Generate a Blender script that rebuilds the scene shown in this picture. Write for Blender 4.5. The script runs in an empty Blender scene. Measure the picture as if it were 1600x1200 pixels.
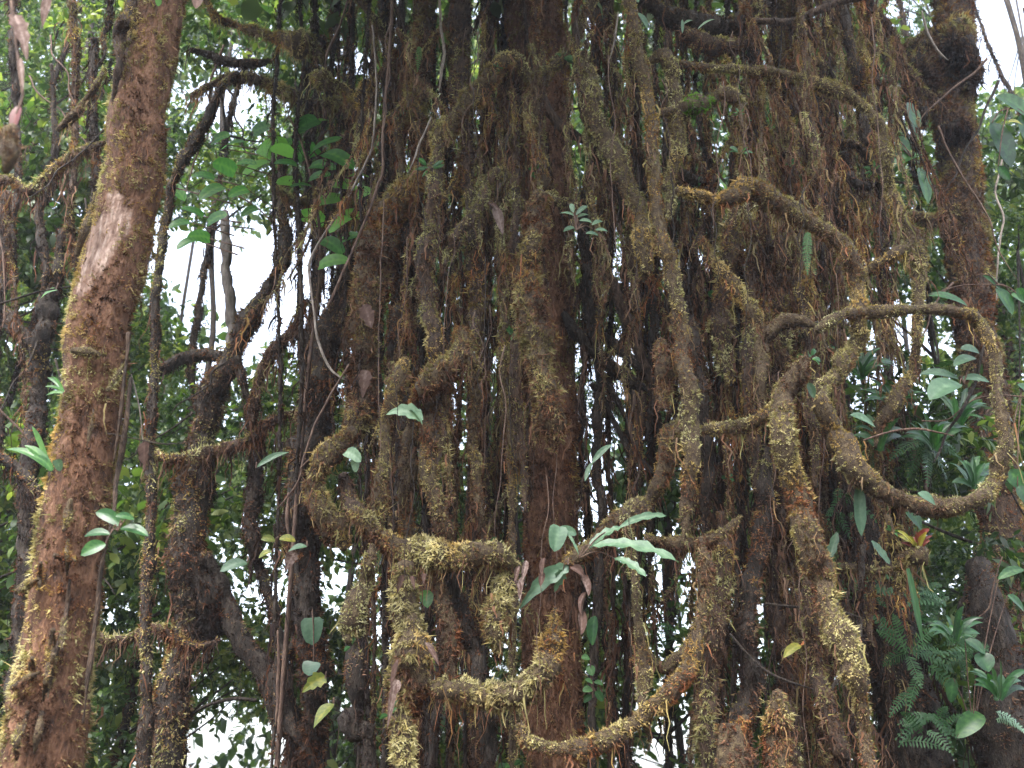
import bpy, math, random
import numpy as np
from mathutils import Vector

# ------------------------------------------------------------------ camera, sky, sun, exposure
scene = bpy.context.scene
COL = scene.collection
R = math.radians
rng = np.random.default_rng(11)
random.seed(11)
PITCH, FOCAL = 22.5, 35.0
CAMZ = 1.6
cam = bpy.data.cameras.new("camera")
cam.lens, cam.sensor_width = FOCAL, 36.0
cam.clip_start, cam.clip_end = 0.05, 2000.0
cam.dof.use_dof = True
cam.dof.focus_distance = 5.3
cam.dof.aperture_fstop = 3.2
camo = bpy.data.objects.new("camera", cam)
camo.location = (0, 0, CAMZ)
camo.rotation_euler = (R(90 + PITCH), 0, 0)
COL.objects.link(camo)
scene.camera = camo

SUN_EL, SUN_AZ = 58.0, 205.0      # sun behind the camera and to its left, diffused by cloud
world = bpy.data.worlds.new("World")
scene.world = world
world.use_nodes = True
wn, wl = world.node_tree.nodes, world.node_tree.links
wn.clear()
sky = wn.new("ShaderNodeTexSky")
sky.sky_type = 'NISHITA'
sky.sun_disc = False
sky.sun_elevation, sky.sun_rotation = R(SUN_EL), R(SUN_AZ)
sky.air_density, sky.dust_density, sky.ozone_density = 1.0, 4.0, 1.0
hs = wn.new("ShaderNodeHueSaturation")
hs.inputs["Saturation"].default_value = 0.55
bg = wn.new("ShaderNodeBackground")
bg.inputs["Strength"].default_value = 0.15
wo = wn.new("ShaderNodeOutputWorld")
wl.new(sky.outputs[0], hs.inputs["Color"])
wl.new(hs.outputs[0], bg.inputs["Color"])
wl.new(bg.outputs[0], wo.inputs["Surface"])
sun = bpy.data.lights.new("sun", 'SUN')
sun.energy, sun.angle, sun.color = 1.5, R(25), (1.0, 0.97, 0.96)
suno = bpy.data.objects.new("sun", sun)
sd = Vector((math.sin(R(SUN_AZ)) * math.cos(R(SUN_EL)), math.cos(R(SUN_AZ)) * math.cos(R(SUN_EL)), math.sin(R(SUN_EL))))
suno.rotation_euler = sd.to_track_quat('Z', 'Y').to_euler()
COL.objects.link(suno)
vs = scene.view_settings
vs.view_transform, vs.look, vs.gamma, vs.use_curve_mapping = 'Standard', 'None', 1.0, False
vs.exposure = 2.95
scene.cycles.max_bounces = 6
scene.cycles.diffuse_bounces = 3
scene.cycles.glossy_bounces = 2
scene.cycles.transmission_bounces = 4
scene.cycles.transparent_max_bounces = 4

# ------------------------------------------------------------------ helpers
FPX = 1600 * FOCAL / 36.0
CP, SP = math.cos(R(PITCH)), math.sin(R(PITCH))


def P(x, y, Y):
    """point seen at photograph pixel (x, y) that stands Y metres in front of the camera; also metres per pixel there"""
    u, v = (x - 800) / FPX, (600 - y) / FPX
    d = np.array([u, CP - v * SP, SP + v * CP])
    t = Y / d[1]
    return np.array([0, 0, CAMZ]) + d * t, t / FPX


class Noise:
    def __init__(s, seed, n=14):
        g = np.random.default_rng(seed)
        s.k = g.normal(size=(n, 3)); s.k *= (g.uniform(.5, 1.7, n) / np.linalg.norm(s.k, axis=1))[:, None]
        s.ph = g.uniform(0, 6.28, n)

    def __call__(s, p, f):          # about -1..1
        return np.sin((p * f) @ s.k.T * 6.28 + s.ph).sum(1) / math.sqrt(len(s.ph) * .5) * .5


NZ = Noise(3)
NZ2 = Noise(8)


def norm(a):
    return a / np.maximum(np.linalg.norm(a, axis=-1, keepdims=True), 1e-9)


def mesh_np(name, verts, tris, tone=None, quads=None, smooth=False):
    me = bpy.data.meshes.new(name)
    verts = np.asarray(verts, np.float32)
    loops, starts = [], []
    n = 0
    if tris is not None and len(tris):
        tris = np.asarray(tris, np.int32); loops.append(tris.ravel()); starts.append(np.arange(len(tris)) * 3); n = len(tris) * 3
    if quads is not None and len(quads):
        quads = np.asarray(quads, np.int32); loops.append(quads.ravel()); starts.append(n + np.arange(len(quads)) * 4)
    loops = np.concatenate(loops).astype(np.int32); starts = np.concatenate(starts).astype(np.int32)
    me.vertices.add(len(verts)); me.vertices.foreach_set("co", verts.ravel())
    me.loops.add(len(loops)); me.loops.foreach_set("vertex_index", loops)
    me.polygons.add(len(starts)); me.polygons.foreach_set("loop_start", starts)
    if smooth:
        me.polygons.foreach_set("use_smooth", np.ones(len(starts), bool))
    if tone is not None:
        a = me.attributes.new("tone", 'FLOAT', 'POINT'); a.data.foreach_set("value", np.asarray(tone, np.float32))
    me.update(calc_edges=True)
    return me


def obj(name, me, mat=None, parent=None, kind=None):
    o = bpy.data.objects.new(name, me)
    COL.objects.link(o)
    if mat is not None and me is not None and len(me.materials) == 0:
        me.materials.append(mat)
    if parent is not None:
        o.parent = parent
    if kind:
        o["kind"] = kind
    return o


def tag(o, label, cat, group=None):
    o["label"], o["category"] = label, cat
    if group:
        o["group"] = group
    return o


def thing(name, label, cat, loc, group=None):
    o = bpy.data.objects.new(name, None)
    o.empty_display_size = .1
    COL.objects.link(o)
    o.location = [float(c) for c in loc]
    return tag(o, label, cat, group)


# ------------------------------------------------------------------ materials
def nodes(name):
    m = bpy.data.materials.new(name)
    m.use_nodes = True
    nt = m.node_tree
    nt.nodes.clear()
    return m, nt.nodes, nt.links


def ramp_node(n, stops):
    r = n.new("ShaderNodeValToRGB")
    e = r.color_ramp.elements
    while len(e) < len(stops):
        e.new(.5)
    for el, (p, c) in zip(e, stops):
        el.position, el.color = p, (*c, 1)
    return r


def leafy_mat(name, stops, trans=.3, rough=.8, spec=.2, tcol=1.6, jitter=.0, mottle=0):
    """matte or glossy plant tissue that lets part of the light through; colour from the tone stored per strand or leaf"""
    m, n, l = nodes(name)
    at = n.new("ShaderNodeAttribute"); at.attribute_name = "tone"
    src = at.outputs["Fac"]
    if jitter:
        oi = n.new("ShaderNodeObjectInfo")
        ma = n.new("ShaderNodeMath"); ma.operation = 'MULTIPLY_ADD'
        l.new(oi.outputs["Random"], ma.inputs[0]); ma.inputs[1].default_value = jitter
        l.new(at.outputs["Fac"], ma.inputs[2]); src = ma.outputs[0]
    if mottle:
        tc = n.new("ShaderNodeTexCoord")
        nz = n.new("ShaderNodeTexNoise"); nz.inputs["Scale"].default_value = mottle; nz.inputs["Detail"].default_value = 5; nz.inputs["Roughness"].default_value = .7
        l.new(tc.outputs["Object"], nz.inputs["Vector"])
        mm = n.new("ShaderNodeMath"); mm.operation = 'MULTIPLY_ADD'; mm.inputs[1].default_value = 1.3
        l.new(nz.outputs["Fac"], mm.inputs[0])
        m2 = n.new("ShaderNodeMath"); m2.operation = 'SUBTRACT'; m2.inputs[1].default_value = .70
        l.new(src, m2.inputs[0]); l.new(m2.outputs[0], mm.inputs[2]); src = mm.outputs[0]
    r = ramp_node(n, stops); l.new(src, r.inputs[0])
    b = n.new("ShaderNodeBsdfPrincipled")
    b.inputs["Roughness"].default_value = rough
    b.inputs["Specular IOR Level"].default_value = spec
    l.new(r.outputs[0], b.inputs["Base Color"])
    t = n.new("ShaderNodeBsdfTranslucent")
    mc = n.new("ShaderNodeMixRGB"); mc.blend_type = 'MULTIPLY'; mc.inputs[0].default_value = 1
    l.new(r.outputs[0], mc.inputs[1]); mc.inputs[2].default_value = (tcol, tcol * 1.05, tcol * .55, 1)
    l.new(mc.outputs[0], t.inputs[0])
    mx = n.new("ShaderNodeMixShader"); mx.inputs[0].default_value = trans
    o = n.new("ShaderNodeOutputMaterial")
    l.new(b.outputs[0], mx.inputs[1]); l.new(t.outputs[0], mx.inputs[2]); l.new(mx.outputs[0], o.inputs[0])
    return m


def moss_mat(name, stops, trans=.25):
    m = leafy_mat(name, stops, trans, .9, .1, 1.2)
    n, l = m.node_tree.nodes, m.node_tree.links
    rp = next(x for x in n if x.type == 'VALTORGB')
    tc = n.new("ShaderNodeNewGeometry")
    last = rp.outputs[0]
    for sc, seedoff, lo, hi, tint in [(3.0, 0, .50, .64, (1.20, .89, .68)), (4.5, 17, .54, .68, (.66, .66, .66)), (8.0, 31, .50, .68, (.55, .53, .54)), (13.0, 47, .56, .72, (1.35, 1.25, 1.1))]:
        ad = n.new("ShaderNodeVectorMath"); ad.operation = 'ADD'; ad.inputs[1].default_value = (seedoff, seedoff * .7, -seedoff)
        nz = n.new("ShaderNodeTexNoise"); nz.inputs["Scale"].default_value = sc; nz.inputs["Detail"].default_value = 3
        l.new(tc.outputs["Position"], ad.inputs[0]); l.new(ad.outputs[0], nz.inputs["Vector"])
        mr = n.new("ShaderNodeMapRange"); mr.inputs[1].default_value = lo; mr.inputs[2].default_value = hi
        l.new(nz.outputs["Fac"], mr.inputs[0])
        mx = n.new("ShaderNodeMixRGB"); mx.blend_type = 'MULTIPLY'
        l.new(mr.outputs[0], mx.inputs[0]); l.new(last, mx.inputs[1]); mx.inputs[2].default_value = (*tint, 1)
        last = mx.outputs[0]
    for x in list(rp.outputs[0].links):
        if x.to_node.type != 'MIX_RGB' or x.to_node.inputs[0].is_linked is False:
            ts = x.to_socket; l.remove(x); l.new(last, ts)
    return m


def bark_mat(name, c0, c1, c2, scale=14, stretch=.25, bump=.6, rough=.85):
    m, n, l = nodes(name)
    tc = n.new("ShaderNodeTexCoord")
    mp = n.new("ShaderNodeMapping"); mp.inputs["Scale"].default_value = (1, 1, stretch)
    l.new(tc.outputs["Object"], mp.inputs[0])
    n1 = n.new("ShaderNodeTexNoise"); n1.inputs["Scale"].default_value = scale; n1.inputs["Detail"].default_value = 8; n1.inputs["Roughness"].default_value = .65
    n2 = n.new("ShaderNodeTexNoise"); n2.inputs["Scale"].default_value = scale * 5; n2.inputs["Detail"].default_value = 4
    l.new(mp.outputs[0], n1.inputs["Vector"]); l.new(mp.outputs[0], n2.inputs["Vector"])
    mx = n.new("ShaderNodeMath"); mx.operation = 'MULTIPLY_ADD'; mx.inputs[1].default_value = .45
    l.new(n2.outputs["Fac"], mx.inputs[0])
    sb = n.new("ShaderNodeMath"); sb.operation = 'SUBTRACT'; sb.inputs[1].default_value = .22
    l.new(n1.outputs["Fac"], sb.inputs[0]); l.new(sb.outputs[0], mx.inputs[2])
    r = ramp_node(n, [(.32, c0), (.5, c1), (.68, c2)]); l.new(mx.outputs[0], r.inputs[0])
    b = n.new("ShaderNodeBsdfPrincipled"); b.inputs["Roughness"].default_value = rough
    b.inputs["Specular IOR Level"].default_value = .25
    l.new(r.outputs[0], b.inputs["Base Color"])
    bp = n.new("ShaderNodeBump"); bp.inputs["Strength"].default_value = bump; bp.inputs["Distance"].default_value = .03
    l.new(mx.outputs[0], bp.inputs["Height"]); l.new(bp.outputs[0], b.inputs["Normal"])
    o = n.new("ShaderNodeOutputMaterial"); l.new(b.outputs[0], o.inputs[0])
    return m


MOSS = moss_mat("moss", [(0, (.013, .009, .010)), (.16, (.038, .025, .020)), (.34, (.112, .060, .040)), (.48, (.182, .118, .082)),
                          (.62, (.205, .192, .082)), (.80, (.30, .285, .13)), (1, (.46, .44, .26))])
MOSS_RUST = moss_mat("rusty_moss", [(0, (.015, .009, .007)), (.16, (.048, .025, .017)), (.34, (.12, .060, .039)), (.48, (.20, .112, .068)),
                                    (.62, (.205, .182, .08)), (.80, (.31, .27, .12)), (1, (.44, .40, .22))])
GREENMOSS = leafy_mat("bright_green_moss", [(0, (.03, .06, .01)), (1, (.12, .26, .03))], trans=.25, rough=.9, spec=.1, tcol=1.3)
BARK = bark_mat("rooty_bark", (.012, .009, .007), (.045, .029, .020), (.10, .064, .042), scale=34, stretch=.3, bump=1.0)
REDBARK = bark_mat("reddish_bark", (.022, .011, .007), (.085, .040, .021), (.17, .092, .055), scale=22, stretch=.45, bump=1.0)
MOSSBED = bark_mat('moss_bed', (.022, .015, .011), (.065, .044, .026), (.13, .10, .052), scale=45, stretch=.8, bump=1.0)
DARKBARK = bark_mat("dark_bark", (.008, .007, .006), (.024, .018, .014), (.06, .047, .036), scale=34, stretch=.3, bump=1.0)  # same grain as the rooty bark in darker browns
GREYBARK = bark_mat("grey_bark", (.03, .026, .025), (.07, .06, .055), (.13, .115, .10))
PALEBARK = bark_mat("pale_bare_bark", (.10, .062, .048), (.27, .19, .15), (.46, .36, .30), scale=22, stretch=.2, bump=1.0)
TWIG = bark_mat("twig_bark", (.03, .02, .017), (.085, .052, .038), (.16, .11, .08), scale=40)
PALETWIG = bark_mat("pale_twig_bark", (.09, .075, .065), (.18, .15, .125), (.30, .26, .22), scale=40)
LEAF_BG = leafy_mat("thicket_leaf", [(0, (.006, .015, .006)), (.4, (.015, .036, .010)), (.7, (.042, .078, .018)), (1.0, (.14, .17, .045))],
                    trans=.38, rough=.45, spec=.3, tcol=2.15, jitter=.38)
LEAF = leafy_mat("green_leaf", [(0, (.010, .035, .014)), (.5, (.03, .095, .03)), (1, (.085, .20, .05))], trans=.4, rough=.36, spec=.45, tcol=2.2, mottle=16)
LEAF_LIT = leafy_mat("backlight_tinted_leaf", [(0, (.012, .045, .02)), (.5, (.04, .13, .035)), (1, (.10, .24, .05))], trans=.65, rough=.4, spec=.3, tcol=3.3)  # backlight put into the colour: brighter greens, boosted see-through tint
LEAF_PALE = leafy_mat("pale_green_leaf", [(0, (.035, .08, .045)), (.5, (.075, .14, .08)), (1, (.17, .265, .16))], trans=.3, rough=.42, spec=.4, tcol=1.2, mottle=22)
LEAF_FERN = leafy_mat("blue_green_fern", [(0, (.012, .045, .016)), (.5, (.032, .085, .03)), (1, (.085, .175, .065))], trans=.35, rough=.5, spec=.25, tcol=1.6)
LEAF_DEAD = leafy_mat("dead_leaf", [(0, (.04, .021, .015)), (.5, (.085, .052, .042)), (1, (.24, .185, .165))], trans=.2, rough=.8, spec=.2, tcol=1.1, mottle=40)
LEAF_YELLOW = leafy_mat("yellowing_leaf", [(0, (.10, .13, .02)), (.5, (.28, .26, .04)), (1, (.35, .10, .03))], trans=.35, rough=.5, spec=.4, tcol=1.4, mottle=35)
RED = leafy_mat("red_bract", [(0, (.08, .014, .012)), (1, (.20, .045, .03))], trans=.25, rough=.5, spec=.4, tcol=1.0)


# ------------------------------------------------------------------ stems and moss
def resample(pts, rad, step):
    pts, rad = np.asarray(pts, float), np.asarray(rad, float)
    q = np.vstack([2 * pts[0] - pts[1], pts, 2 * pts[-1] - pts[-2]])
    out, ro = [], []
    for i in range(len(pts) - 1):
        a, b, c, d = q[i], q[i + 1], q[i + 2], q[i + 3]
        n = max(2, int(np.linalg.norm(c - b) / step))
        t = (np.arange(n) / n)[:, None]
        out.append(.5 * (2 * b + (c - a) * t + (2 * a - 5 * b + 4 * c - d) * t ** 2 + (3 * b - a - 3 * c + d) * t ** 3))
        tt = t[:, 0]; ro.append(rad[i] + (rad[i + 1] - rad[i]) * (tt * tt * (3 - 2 * tt)))
    out.append(pts[-1:]); ro.append(rad[-1:])
    return np.vstack(out), np.concatenate(ro)


def frames(p):
    T = norm(np.gradient(p, axis=0))
    ref = np.array([0.13, 1, .07]) if abs(T[0][1]) < .8 else np.array([1, 0, .1])
    N1 = np.zeros_like(T)
    v = ref
    for i in range(len(T)):
        v = v - T[i] * (v @ T[i]); v = v / max(np.linalg.norm(v), 1e-6); N1[i] = v
    return T, N1, np.cross(T, N1)


def tube(p, r, sides=9, lump=.22, freq=9.0, fr=None):
    T, A, B = fr or frames(p)
    th = np.arange(sides) / sides * 2 * math.pi
    n = A[:, None] * np.cos(th)[None, :, None] + B[:, None] * np.sin(th)[None, :, None]
    base = p[:, None] + n * r[:, None, None]
    if lump:
        f = NZ(base.reshape(-1, 3), freq) * .6 + NZ2(base.reshape(-1, 3), freq * 2.7) * .4
        base = p[:, None] + n * (r[:, None] * (1 + lump * f.reshape(base.shape[:2])))[..., None]
    V = base.reshape(-1, 3)
    m = len(p)
    i = np.arange(m - 1)[:, None] * sides; j = np.arange(sides)[None]; j2 = (j + 1) % sides
    Q = np.stack([i + j, i + j2, i + sides + j2, i + sides + j], -1).reshape(-1, 4)
    V = np.vstack([V, p[0] - T[0] * r[0] * .5, p[-1] + T[-1] * r[-1] * .5])
    k = np.arange(sides); k2 = (k + 1) % sides
    t1 = np.stack([k2, k, np.full(sides, m * sides)], -1)
    t2 = np.stack([(m - 1) * sides + k, (m - 1) * sides + k2, np.full(sides, m * sides + 1)], -1)
    return V, Q, np.vstack([t1, t2])


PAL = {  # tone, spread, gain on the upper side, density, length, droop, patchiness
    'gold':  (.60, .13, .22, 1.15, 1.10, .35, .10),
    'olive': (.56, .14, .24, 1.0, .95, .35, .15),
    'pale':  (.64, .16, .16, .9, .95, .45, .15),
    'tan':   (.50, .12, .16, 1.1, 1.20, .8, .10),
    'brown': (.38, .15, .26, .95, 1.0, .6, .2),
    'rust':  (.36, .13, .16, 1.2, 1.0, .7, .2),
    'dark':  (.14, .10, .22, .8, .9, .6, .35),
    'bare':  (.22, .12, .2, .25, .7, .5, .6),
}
DENS = 21500.0


def moss_arrays(p, r, fr, pal, px, dens=1.0, length=1.0, beard=0.0, side=None, skip=None, seed=0, tone_add=0.0, lump=.2, freq=9.0):
    """strands growing out of the stem (triangles) and hanging threads (ribbons): vertices, triangles, tone"""
    g = np.random.default_rng(seed)
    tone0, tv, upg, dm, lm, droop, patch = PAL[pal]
    T, A, B = fr
    L = np.linalg.norm(np.diff(p, axis=0), axis=1)
    ra = (r[:-1] + r[1:]) / 2
    w = L * ra
    area = (2 * math.pi * w).sum()
    n = int(DENS * dens * dm * area * (0.0034 / px) ** 1.2)
    if n < 8:
        n = 8
    i = g.choice(len(L), n, p=w / w.sum()); f = g.random(n)[:, None]
    c = p[i] + (p[i + 1] - p[i]) * f
    rr = r[i] + (r[i + 1] - r[i]) * f[:, 0]
    a = g.uniform(0, 2 * math.pi, n)
    nr = A[i] * np.cos(a)[:, None] + B[i] * np.sin(a)[:, None]
    sf = c + nr * rr[:, None]
    sf = rr * (1 + lump * (NZ(sf, freq) * .6 + NZ2(sf, freq * 2.7) * .4))      # follow the lumps of the stem's surface
    knob = NZ2(c + nr * rr[:, None], 17.0) * .6 + NZ(c + nr * rr[:, None], 31.0) * .5
    base = c + nr * (sf - .03 * rr + px * (4.6 * np.clip(knob, -.5, 1.3) + .4) * min(length, 1.3) * np.clip(rr / px / 15, .4, 1))[:, None]
    m = NZ(base, 3.5) * .55 + NZ2(base, 11) * .45
    keep = (m + g.normal(0, .25, n)) > (-1.1 + patch * 2.4)
    toc = norm(np.array([0, 0, CAMZ]) - base)
    keep &= (nr * toc).sum(1) > -.32          # the far side of a stem, never in view, stays bare
    keep &= (knob + g.normal(0, .22, n)) > -.50
    if skip is not None:
        keep &= ~skip(base)
    base, nr, rr, m, i, knob = base[keep], nr[keep], rr[keep], m[keep], i[keep], knob[keep]
    n = len(base)
    d = nr * g.uniform(.25, 1.0, n)[:, None] + T[i] * g.normal(0, .5, n)[:, None] + g.normal(0, .5, (n, 3))
    d[:, 2] -= droop * g.uniform(.2, 1.2, n)
    d = norm(d)
    ln = px * 3.3 * length * lm * np.exp(g.normal(0, .45, n)) * np.clip(.85 + .55 * m, .35, 1.7) * np.where(g.random(n) < .04, 1.9, 1)
    ln = np.minimum(ln, .02 + rr * 1.2)
    sd = norm(np.cross(d, nr + g.normal(0, .45, (n, 3)))) * (px * g.uniform(.7, 1.7, n))[:, None]
    V = np.stack([base - sd - nr * .004, base + sd - nr * .004, base + d * ln[:, None]], 1).reshape(-1, 3)
    F = np.arange(n * 3).reshape(-1, 3)
    t = tone0 + tone_add + g.normal(0, tv * .85, n) + upg * nr[:, 2] + .28 * NZ2(base, 2.2) + .15 * NZ(base, 7.0) + .09 * knob  # knob term paints the hollows between moss clumps darker, like shaded crevices
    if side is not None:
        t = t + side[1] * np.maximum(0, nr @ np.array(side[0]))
    t = np.clip(t, 0.02, 1)
    tone = np.stack([t - .05, t - .05, t + .07], 1).ravel()
    Vs, Fs, Ts = [V], [F], [np.clip(tone, 0, 1)]
    nb = int(beard * L.sum())
    if nb > 0:
        i = g.choice(len(L), nb, p=w / w.sum())
        c = p[i] + g.normal(0, .6, (nb, 3)) * r[i][:, None] * np.array([1, 1, .3])
        ln = g.uniform(8, 42, nb) ** 1.0 * px * g.uniform(.5, 1.6, nb)
        k = 5
        s = np.arange(k) / (k - 1)
        sway = np.cumsum(g.normal(0, .09, (nb, k, 3)), 1) * ln[:, None, None]
        q = c[:, None] + sway; q[..., 2] -= s[None] * ln[:, None]
        wd = norm(g.normal(size=(nb, 1, 3)) * np.array([1, .6, .05])) * (px * g.uniform(.5, 1.3, nb) * np.where(g.random(nb) < .25, 1.9, 1))[:, None, None] * (1 - .75 * s)[None, :, None]
        V = np.stack([q - wd, q + wd], 2).reshape(-1, 3)
        b = (np.arange(nb) * k * 2)[:, None] + (np.arange(k - 1) * 2)[None]
        F = np.concatenate([np.stack([b, b + 1, b + 3], -1).reshape(-1, 3), np.stack([b, b + 3, b + 2], -1).reshape(-1, 3)])
        Vs.append(V); Fs.append(F + n * 3)
        Ts.append(np.repeat(np.clip(tone0 - .1 + g.normal(0, .12, nb), .03, .9), k * 2))
    return np.vstack(Vs), np.vstack(Fs), np.concatenate(Ts)


SEED = [100]
STEMS = []        # surfaces on which later plants may sit


def px_path(pts, Y, wob=.0, up=2.6, root=True):
    """photograph pixels with half-widths to points and radii in metres; runs on to the ground or up past the frame"""
    q, r = [], []
    for t in pts:
        x, y, rr = t[:3]
        yy = Y + (t[3] if len(t) > 3 else 0) + (wob * random.uniform(-1, 1))
        a, s = P(x, y, yy); q.append(a); r.append(rr * s)
    if pts[0][1] <= 0:
        q.insert(0, q[0] + (q[0] - q[1]) / np.linalg.norm(q[0] - q[1]) * up); r.insert(0, r[0])
    if pts[-1][1] <= 0:
        q.append(q[-1] + (q[-1] - q[-2]) / np.linalg.norm(q[-1] - q[-2]) * up); r.append(r[-1])
    if root and 0 < pts[-1][1] < 1195:
        r[-1] *= .5
    if root and 0 < pts[0][1] < 1195 and pts[0][2] > 8:
        r[0] *= .7
    if root and pts[-1][1] >= 1195:
        e = q[-1].copy(); e[2] = -.08; e[0] += (q[-1] - q[-2])[0] * .8; q.append(e); r.append(r[-1] * 1.15)
    if root and pts[0][1] >= 1195:
        e = q[0].copy(); e[2] = -.08; q.insert(0, e); r.insert(0, r[0] * 1.15)
    return np.array(q), np.array(r)


def stem_part(root, pts, Y, pal, part='stem', bark=None, sides=9, lump=.22, dens=1.0, length=1.0, beard=0.0, wob=.05,
              side=None, skip=None, moss=True, mossmat=None, tone_add=0.0, world_pts=None, mossname='moss', freq=9.0, thick=.84):
    SEED[0] += 1
    if world_pts is not None:
        q, r = world_pts
    else:
        q, r = px_path(pts, Y, wob)
    px = Y / CP / FPX
    if moss and sides < 15:
        r = r * thick
    q, r = resample(q, r, max(px * 7, float(np.median(r)) * .55))
    # small sideways wander so that nothing runs ruler-straight
    wn_ = np.stack([NZ(q + 7.1, 1.6), NZ2(q + 2.3, 1.6), 0 * r], 1) * np.minimum(r * .35, .022)[:, None]
    q = q + wn_
    if sides < 15:
        q = q + np.stack([NZ(q + 1.1, 5.0), NZ2(q + 9.3, 5.0), 0 * r], 1) * np.minimum(r * .3, .012)[:, None]
        r = r * (1 + .22 * NZ(q + 4.4, 3.1) + .14 * NZ2(q, 8.0))
    fr = frames(q)
    V, Q, Tt = tube(q, r, sides, lump, fr=fr, freq=freq)
    o0 = np.array(root.location) if root is not None else q[0]
    bm = bark or {'dark': DARKBARK, 'bare': BARK, 'rust': REDBARK if sides >= 15 else MOSSBED, 'brown': BARK, 'gold': MOSSBED, 'olive': MOSSBED, 'pale': MOSSBED, 'tan': MOSSBED}.get(pal, BARK)
    st = obj(part, mesh_np(part, V - o0, Tt, quads=Q, smooth=True), bm, root)
    if moss:
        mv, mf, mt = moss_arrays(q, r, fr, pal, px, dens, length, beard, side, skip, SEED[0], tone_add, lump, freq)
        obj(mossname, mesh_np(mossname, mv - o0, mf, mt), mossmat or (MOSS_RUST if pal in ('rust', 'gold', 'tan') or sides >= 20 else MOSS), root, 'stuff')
    STEMS.append((q, r, px))
    return st


def mossy(name, label, cat, pal, Y, pts, group=None, **kw):
    q, r = px_path(pts, Y, 0)
    base = q[int(np.argmin(q[:, 2]))] if pts[-1][1] >= 1195 or pts[0][1] >= 1195 else q[0]
    root = thing(name, label, cat, base, group)
    stem_part(root, pts, Y, pal, **kw)
    return root


def bare_twig(name, label, cat, Y, pts, mat, group=None, sides=6):
    q, r = px_path(pts, Y, .02)
    px = Y / CP / FPX
    q, r = resample(q, r, px * 8)
    q = q + np.stack([NZ(q + 3, 4), NZ2(q + 5, 4), 0 * r], 1) * (px * 1.2)
    V, Q, Tt = tube(q, r, sides, .12)
    o = obj(name, mesh_np(name, V - q[0], Tt, quads=Q, smooth=True), mat)
    o.location = q[0]
    return tag(o, label, cat, group)


# ------------------------------------------------------------------ leaves
SHAPES = {
    'lance': lambda t: np.sin(np.pi * np.clip(t, 0, 1) ** .8) ** .9,
    'heart': lambda t: np.where(t < .18, .75 + 1.4 * t, 1.0) * np.sqrt(np.clip(1 - ((t - .3) / .72) ** 2, 0, 1)),
    'oval': lambda t: np.sin(np.pi * np.clip(t * .97 + .015, 0, 1)) ** .62,
    'strap': lambda t: np.clip(np.minimum(.55 + 2.2 * t, 1), 0, 1) * np.clip((1 - t) / .35, 0, 1) ** .7,
    'wavy': lambda t: np.sin(np.pi * np.clip(t * .96 + .03, 0, 1)) ** .55 * (1 + .16 * np.sin(t * 50)),
    'curl': lambda t: np.sin(np.pi * np.clip(t, 0, 1) ** .6) ** .8 * (1 + .2 * np.sin(t * 23)),
}


def leaf_mesh(a, b, w, shape='lance', bend=.12, fold=.25, twist=0.0, face=None, tone=.5, seed=0, nl=12, curl=0.0, ripple=0.0):
    """one leaf blade from base a to tip b with half-width w: midrib, folded halves, droop, ragged or rippled edge"""
    g = np.random.default_rng(seed)
    a, b = np.asarray(a, float), np.asarray(b, float)
    ax = b - a; ln = np.linalg.norm(ax); ax = ax / ln
    fc = np.array(face if face is not None else (g.normal(0, .35), -1, g.uniform(.1, .7)), float)
    sd = norm(np.cross(ax, fc)); up = np.cross(sd, ax)
    t = np.linspace(0, 1, nl)
    wid = SHAPES[shape](t) * w
    wid[0] = max(wid[0], w * .06); wid[-1] = w * .02
    tw = twist * t
    V, TT = [], []
    for k, s in enumerate((-1, -.66, -.33, 0, .33, .66, 1)):
        off = np.abs(s) * fold * wid
        off = off + curl * (abs(s) ** 2) * wid + ripple * w * abs(s) * np.sin(t * 26 + s * 2)
        ss = sd[None] * np.cos(tw)[:, None] + up[None] * np.sin(tw)[:, None]
        uu = up[None] * np.cos(tw)[:, None] - sd[None] * np.sin(tw)[:, None]
        cen = a[None] + ax[None] * (t * ln)[:, None]
        cen = cen + (np.array([0, 0, 1.0]) * .8 + up * .2)[None] * (bend * ln * 4 * t * (1 - t))[:, None]
        V.append(cen + ss * (s * wid)[:, None] + uu * off[:, None])
        TT.append(np.full(nl, tone + (.2 if s == 0 else 0)) + .09 * np.sin(t * 34 - abs(s) * 5) + g.normal(0, .05, nl))
    V = np.stack(V, 1).reshape(-1, 3); TT = np.stack(TT, 1).ravel()
    i = np.arange(nl - 1)[:, None] * 7; j = np.arange(6)[None]
    Q = np.stack([i + j, i + j + 1, i + 8 + j, i + 7 + j], -1).reshape(-1, 4)
    return V, Q, np.clip(TT, 0, 1)


LSEED = [5000]


def leaf_obj(root, a, b, w, mat, name='leaf', **kw):
    LSEED[0] += 1
    V, Q, TT = leaf_mesh(a, b, w, seed=LSEED[0], **kw)
    o0 = np.array(root.location) if root is not None else np.asarray(a)
    o = obj(name, mesh_np(name, V - o0, None, TT, quads=Q, smooth=True), mat, root)
    if root is None:
        o.location = a
    return o


def thin_tube(root, pts3, r0, r1, mat, name='stalk', sides=5):
    pts3 = np.asarray(pts3, float)
    q, r = resample(pts3, np.linspace(r0, r1, len(pts3)), max(.02, r0 * 3))
    V, Q, Tt = tube(q, r, sides, 0)
    o0 = np.array(root.location) if root is not None else pts3[0]
    return obj(name, mesh_np(name, V - o0, Tt, quads=Q, smooth=True), mat, root)


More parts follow.
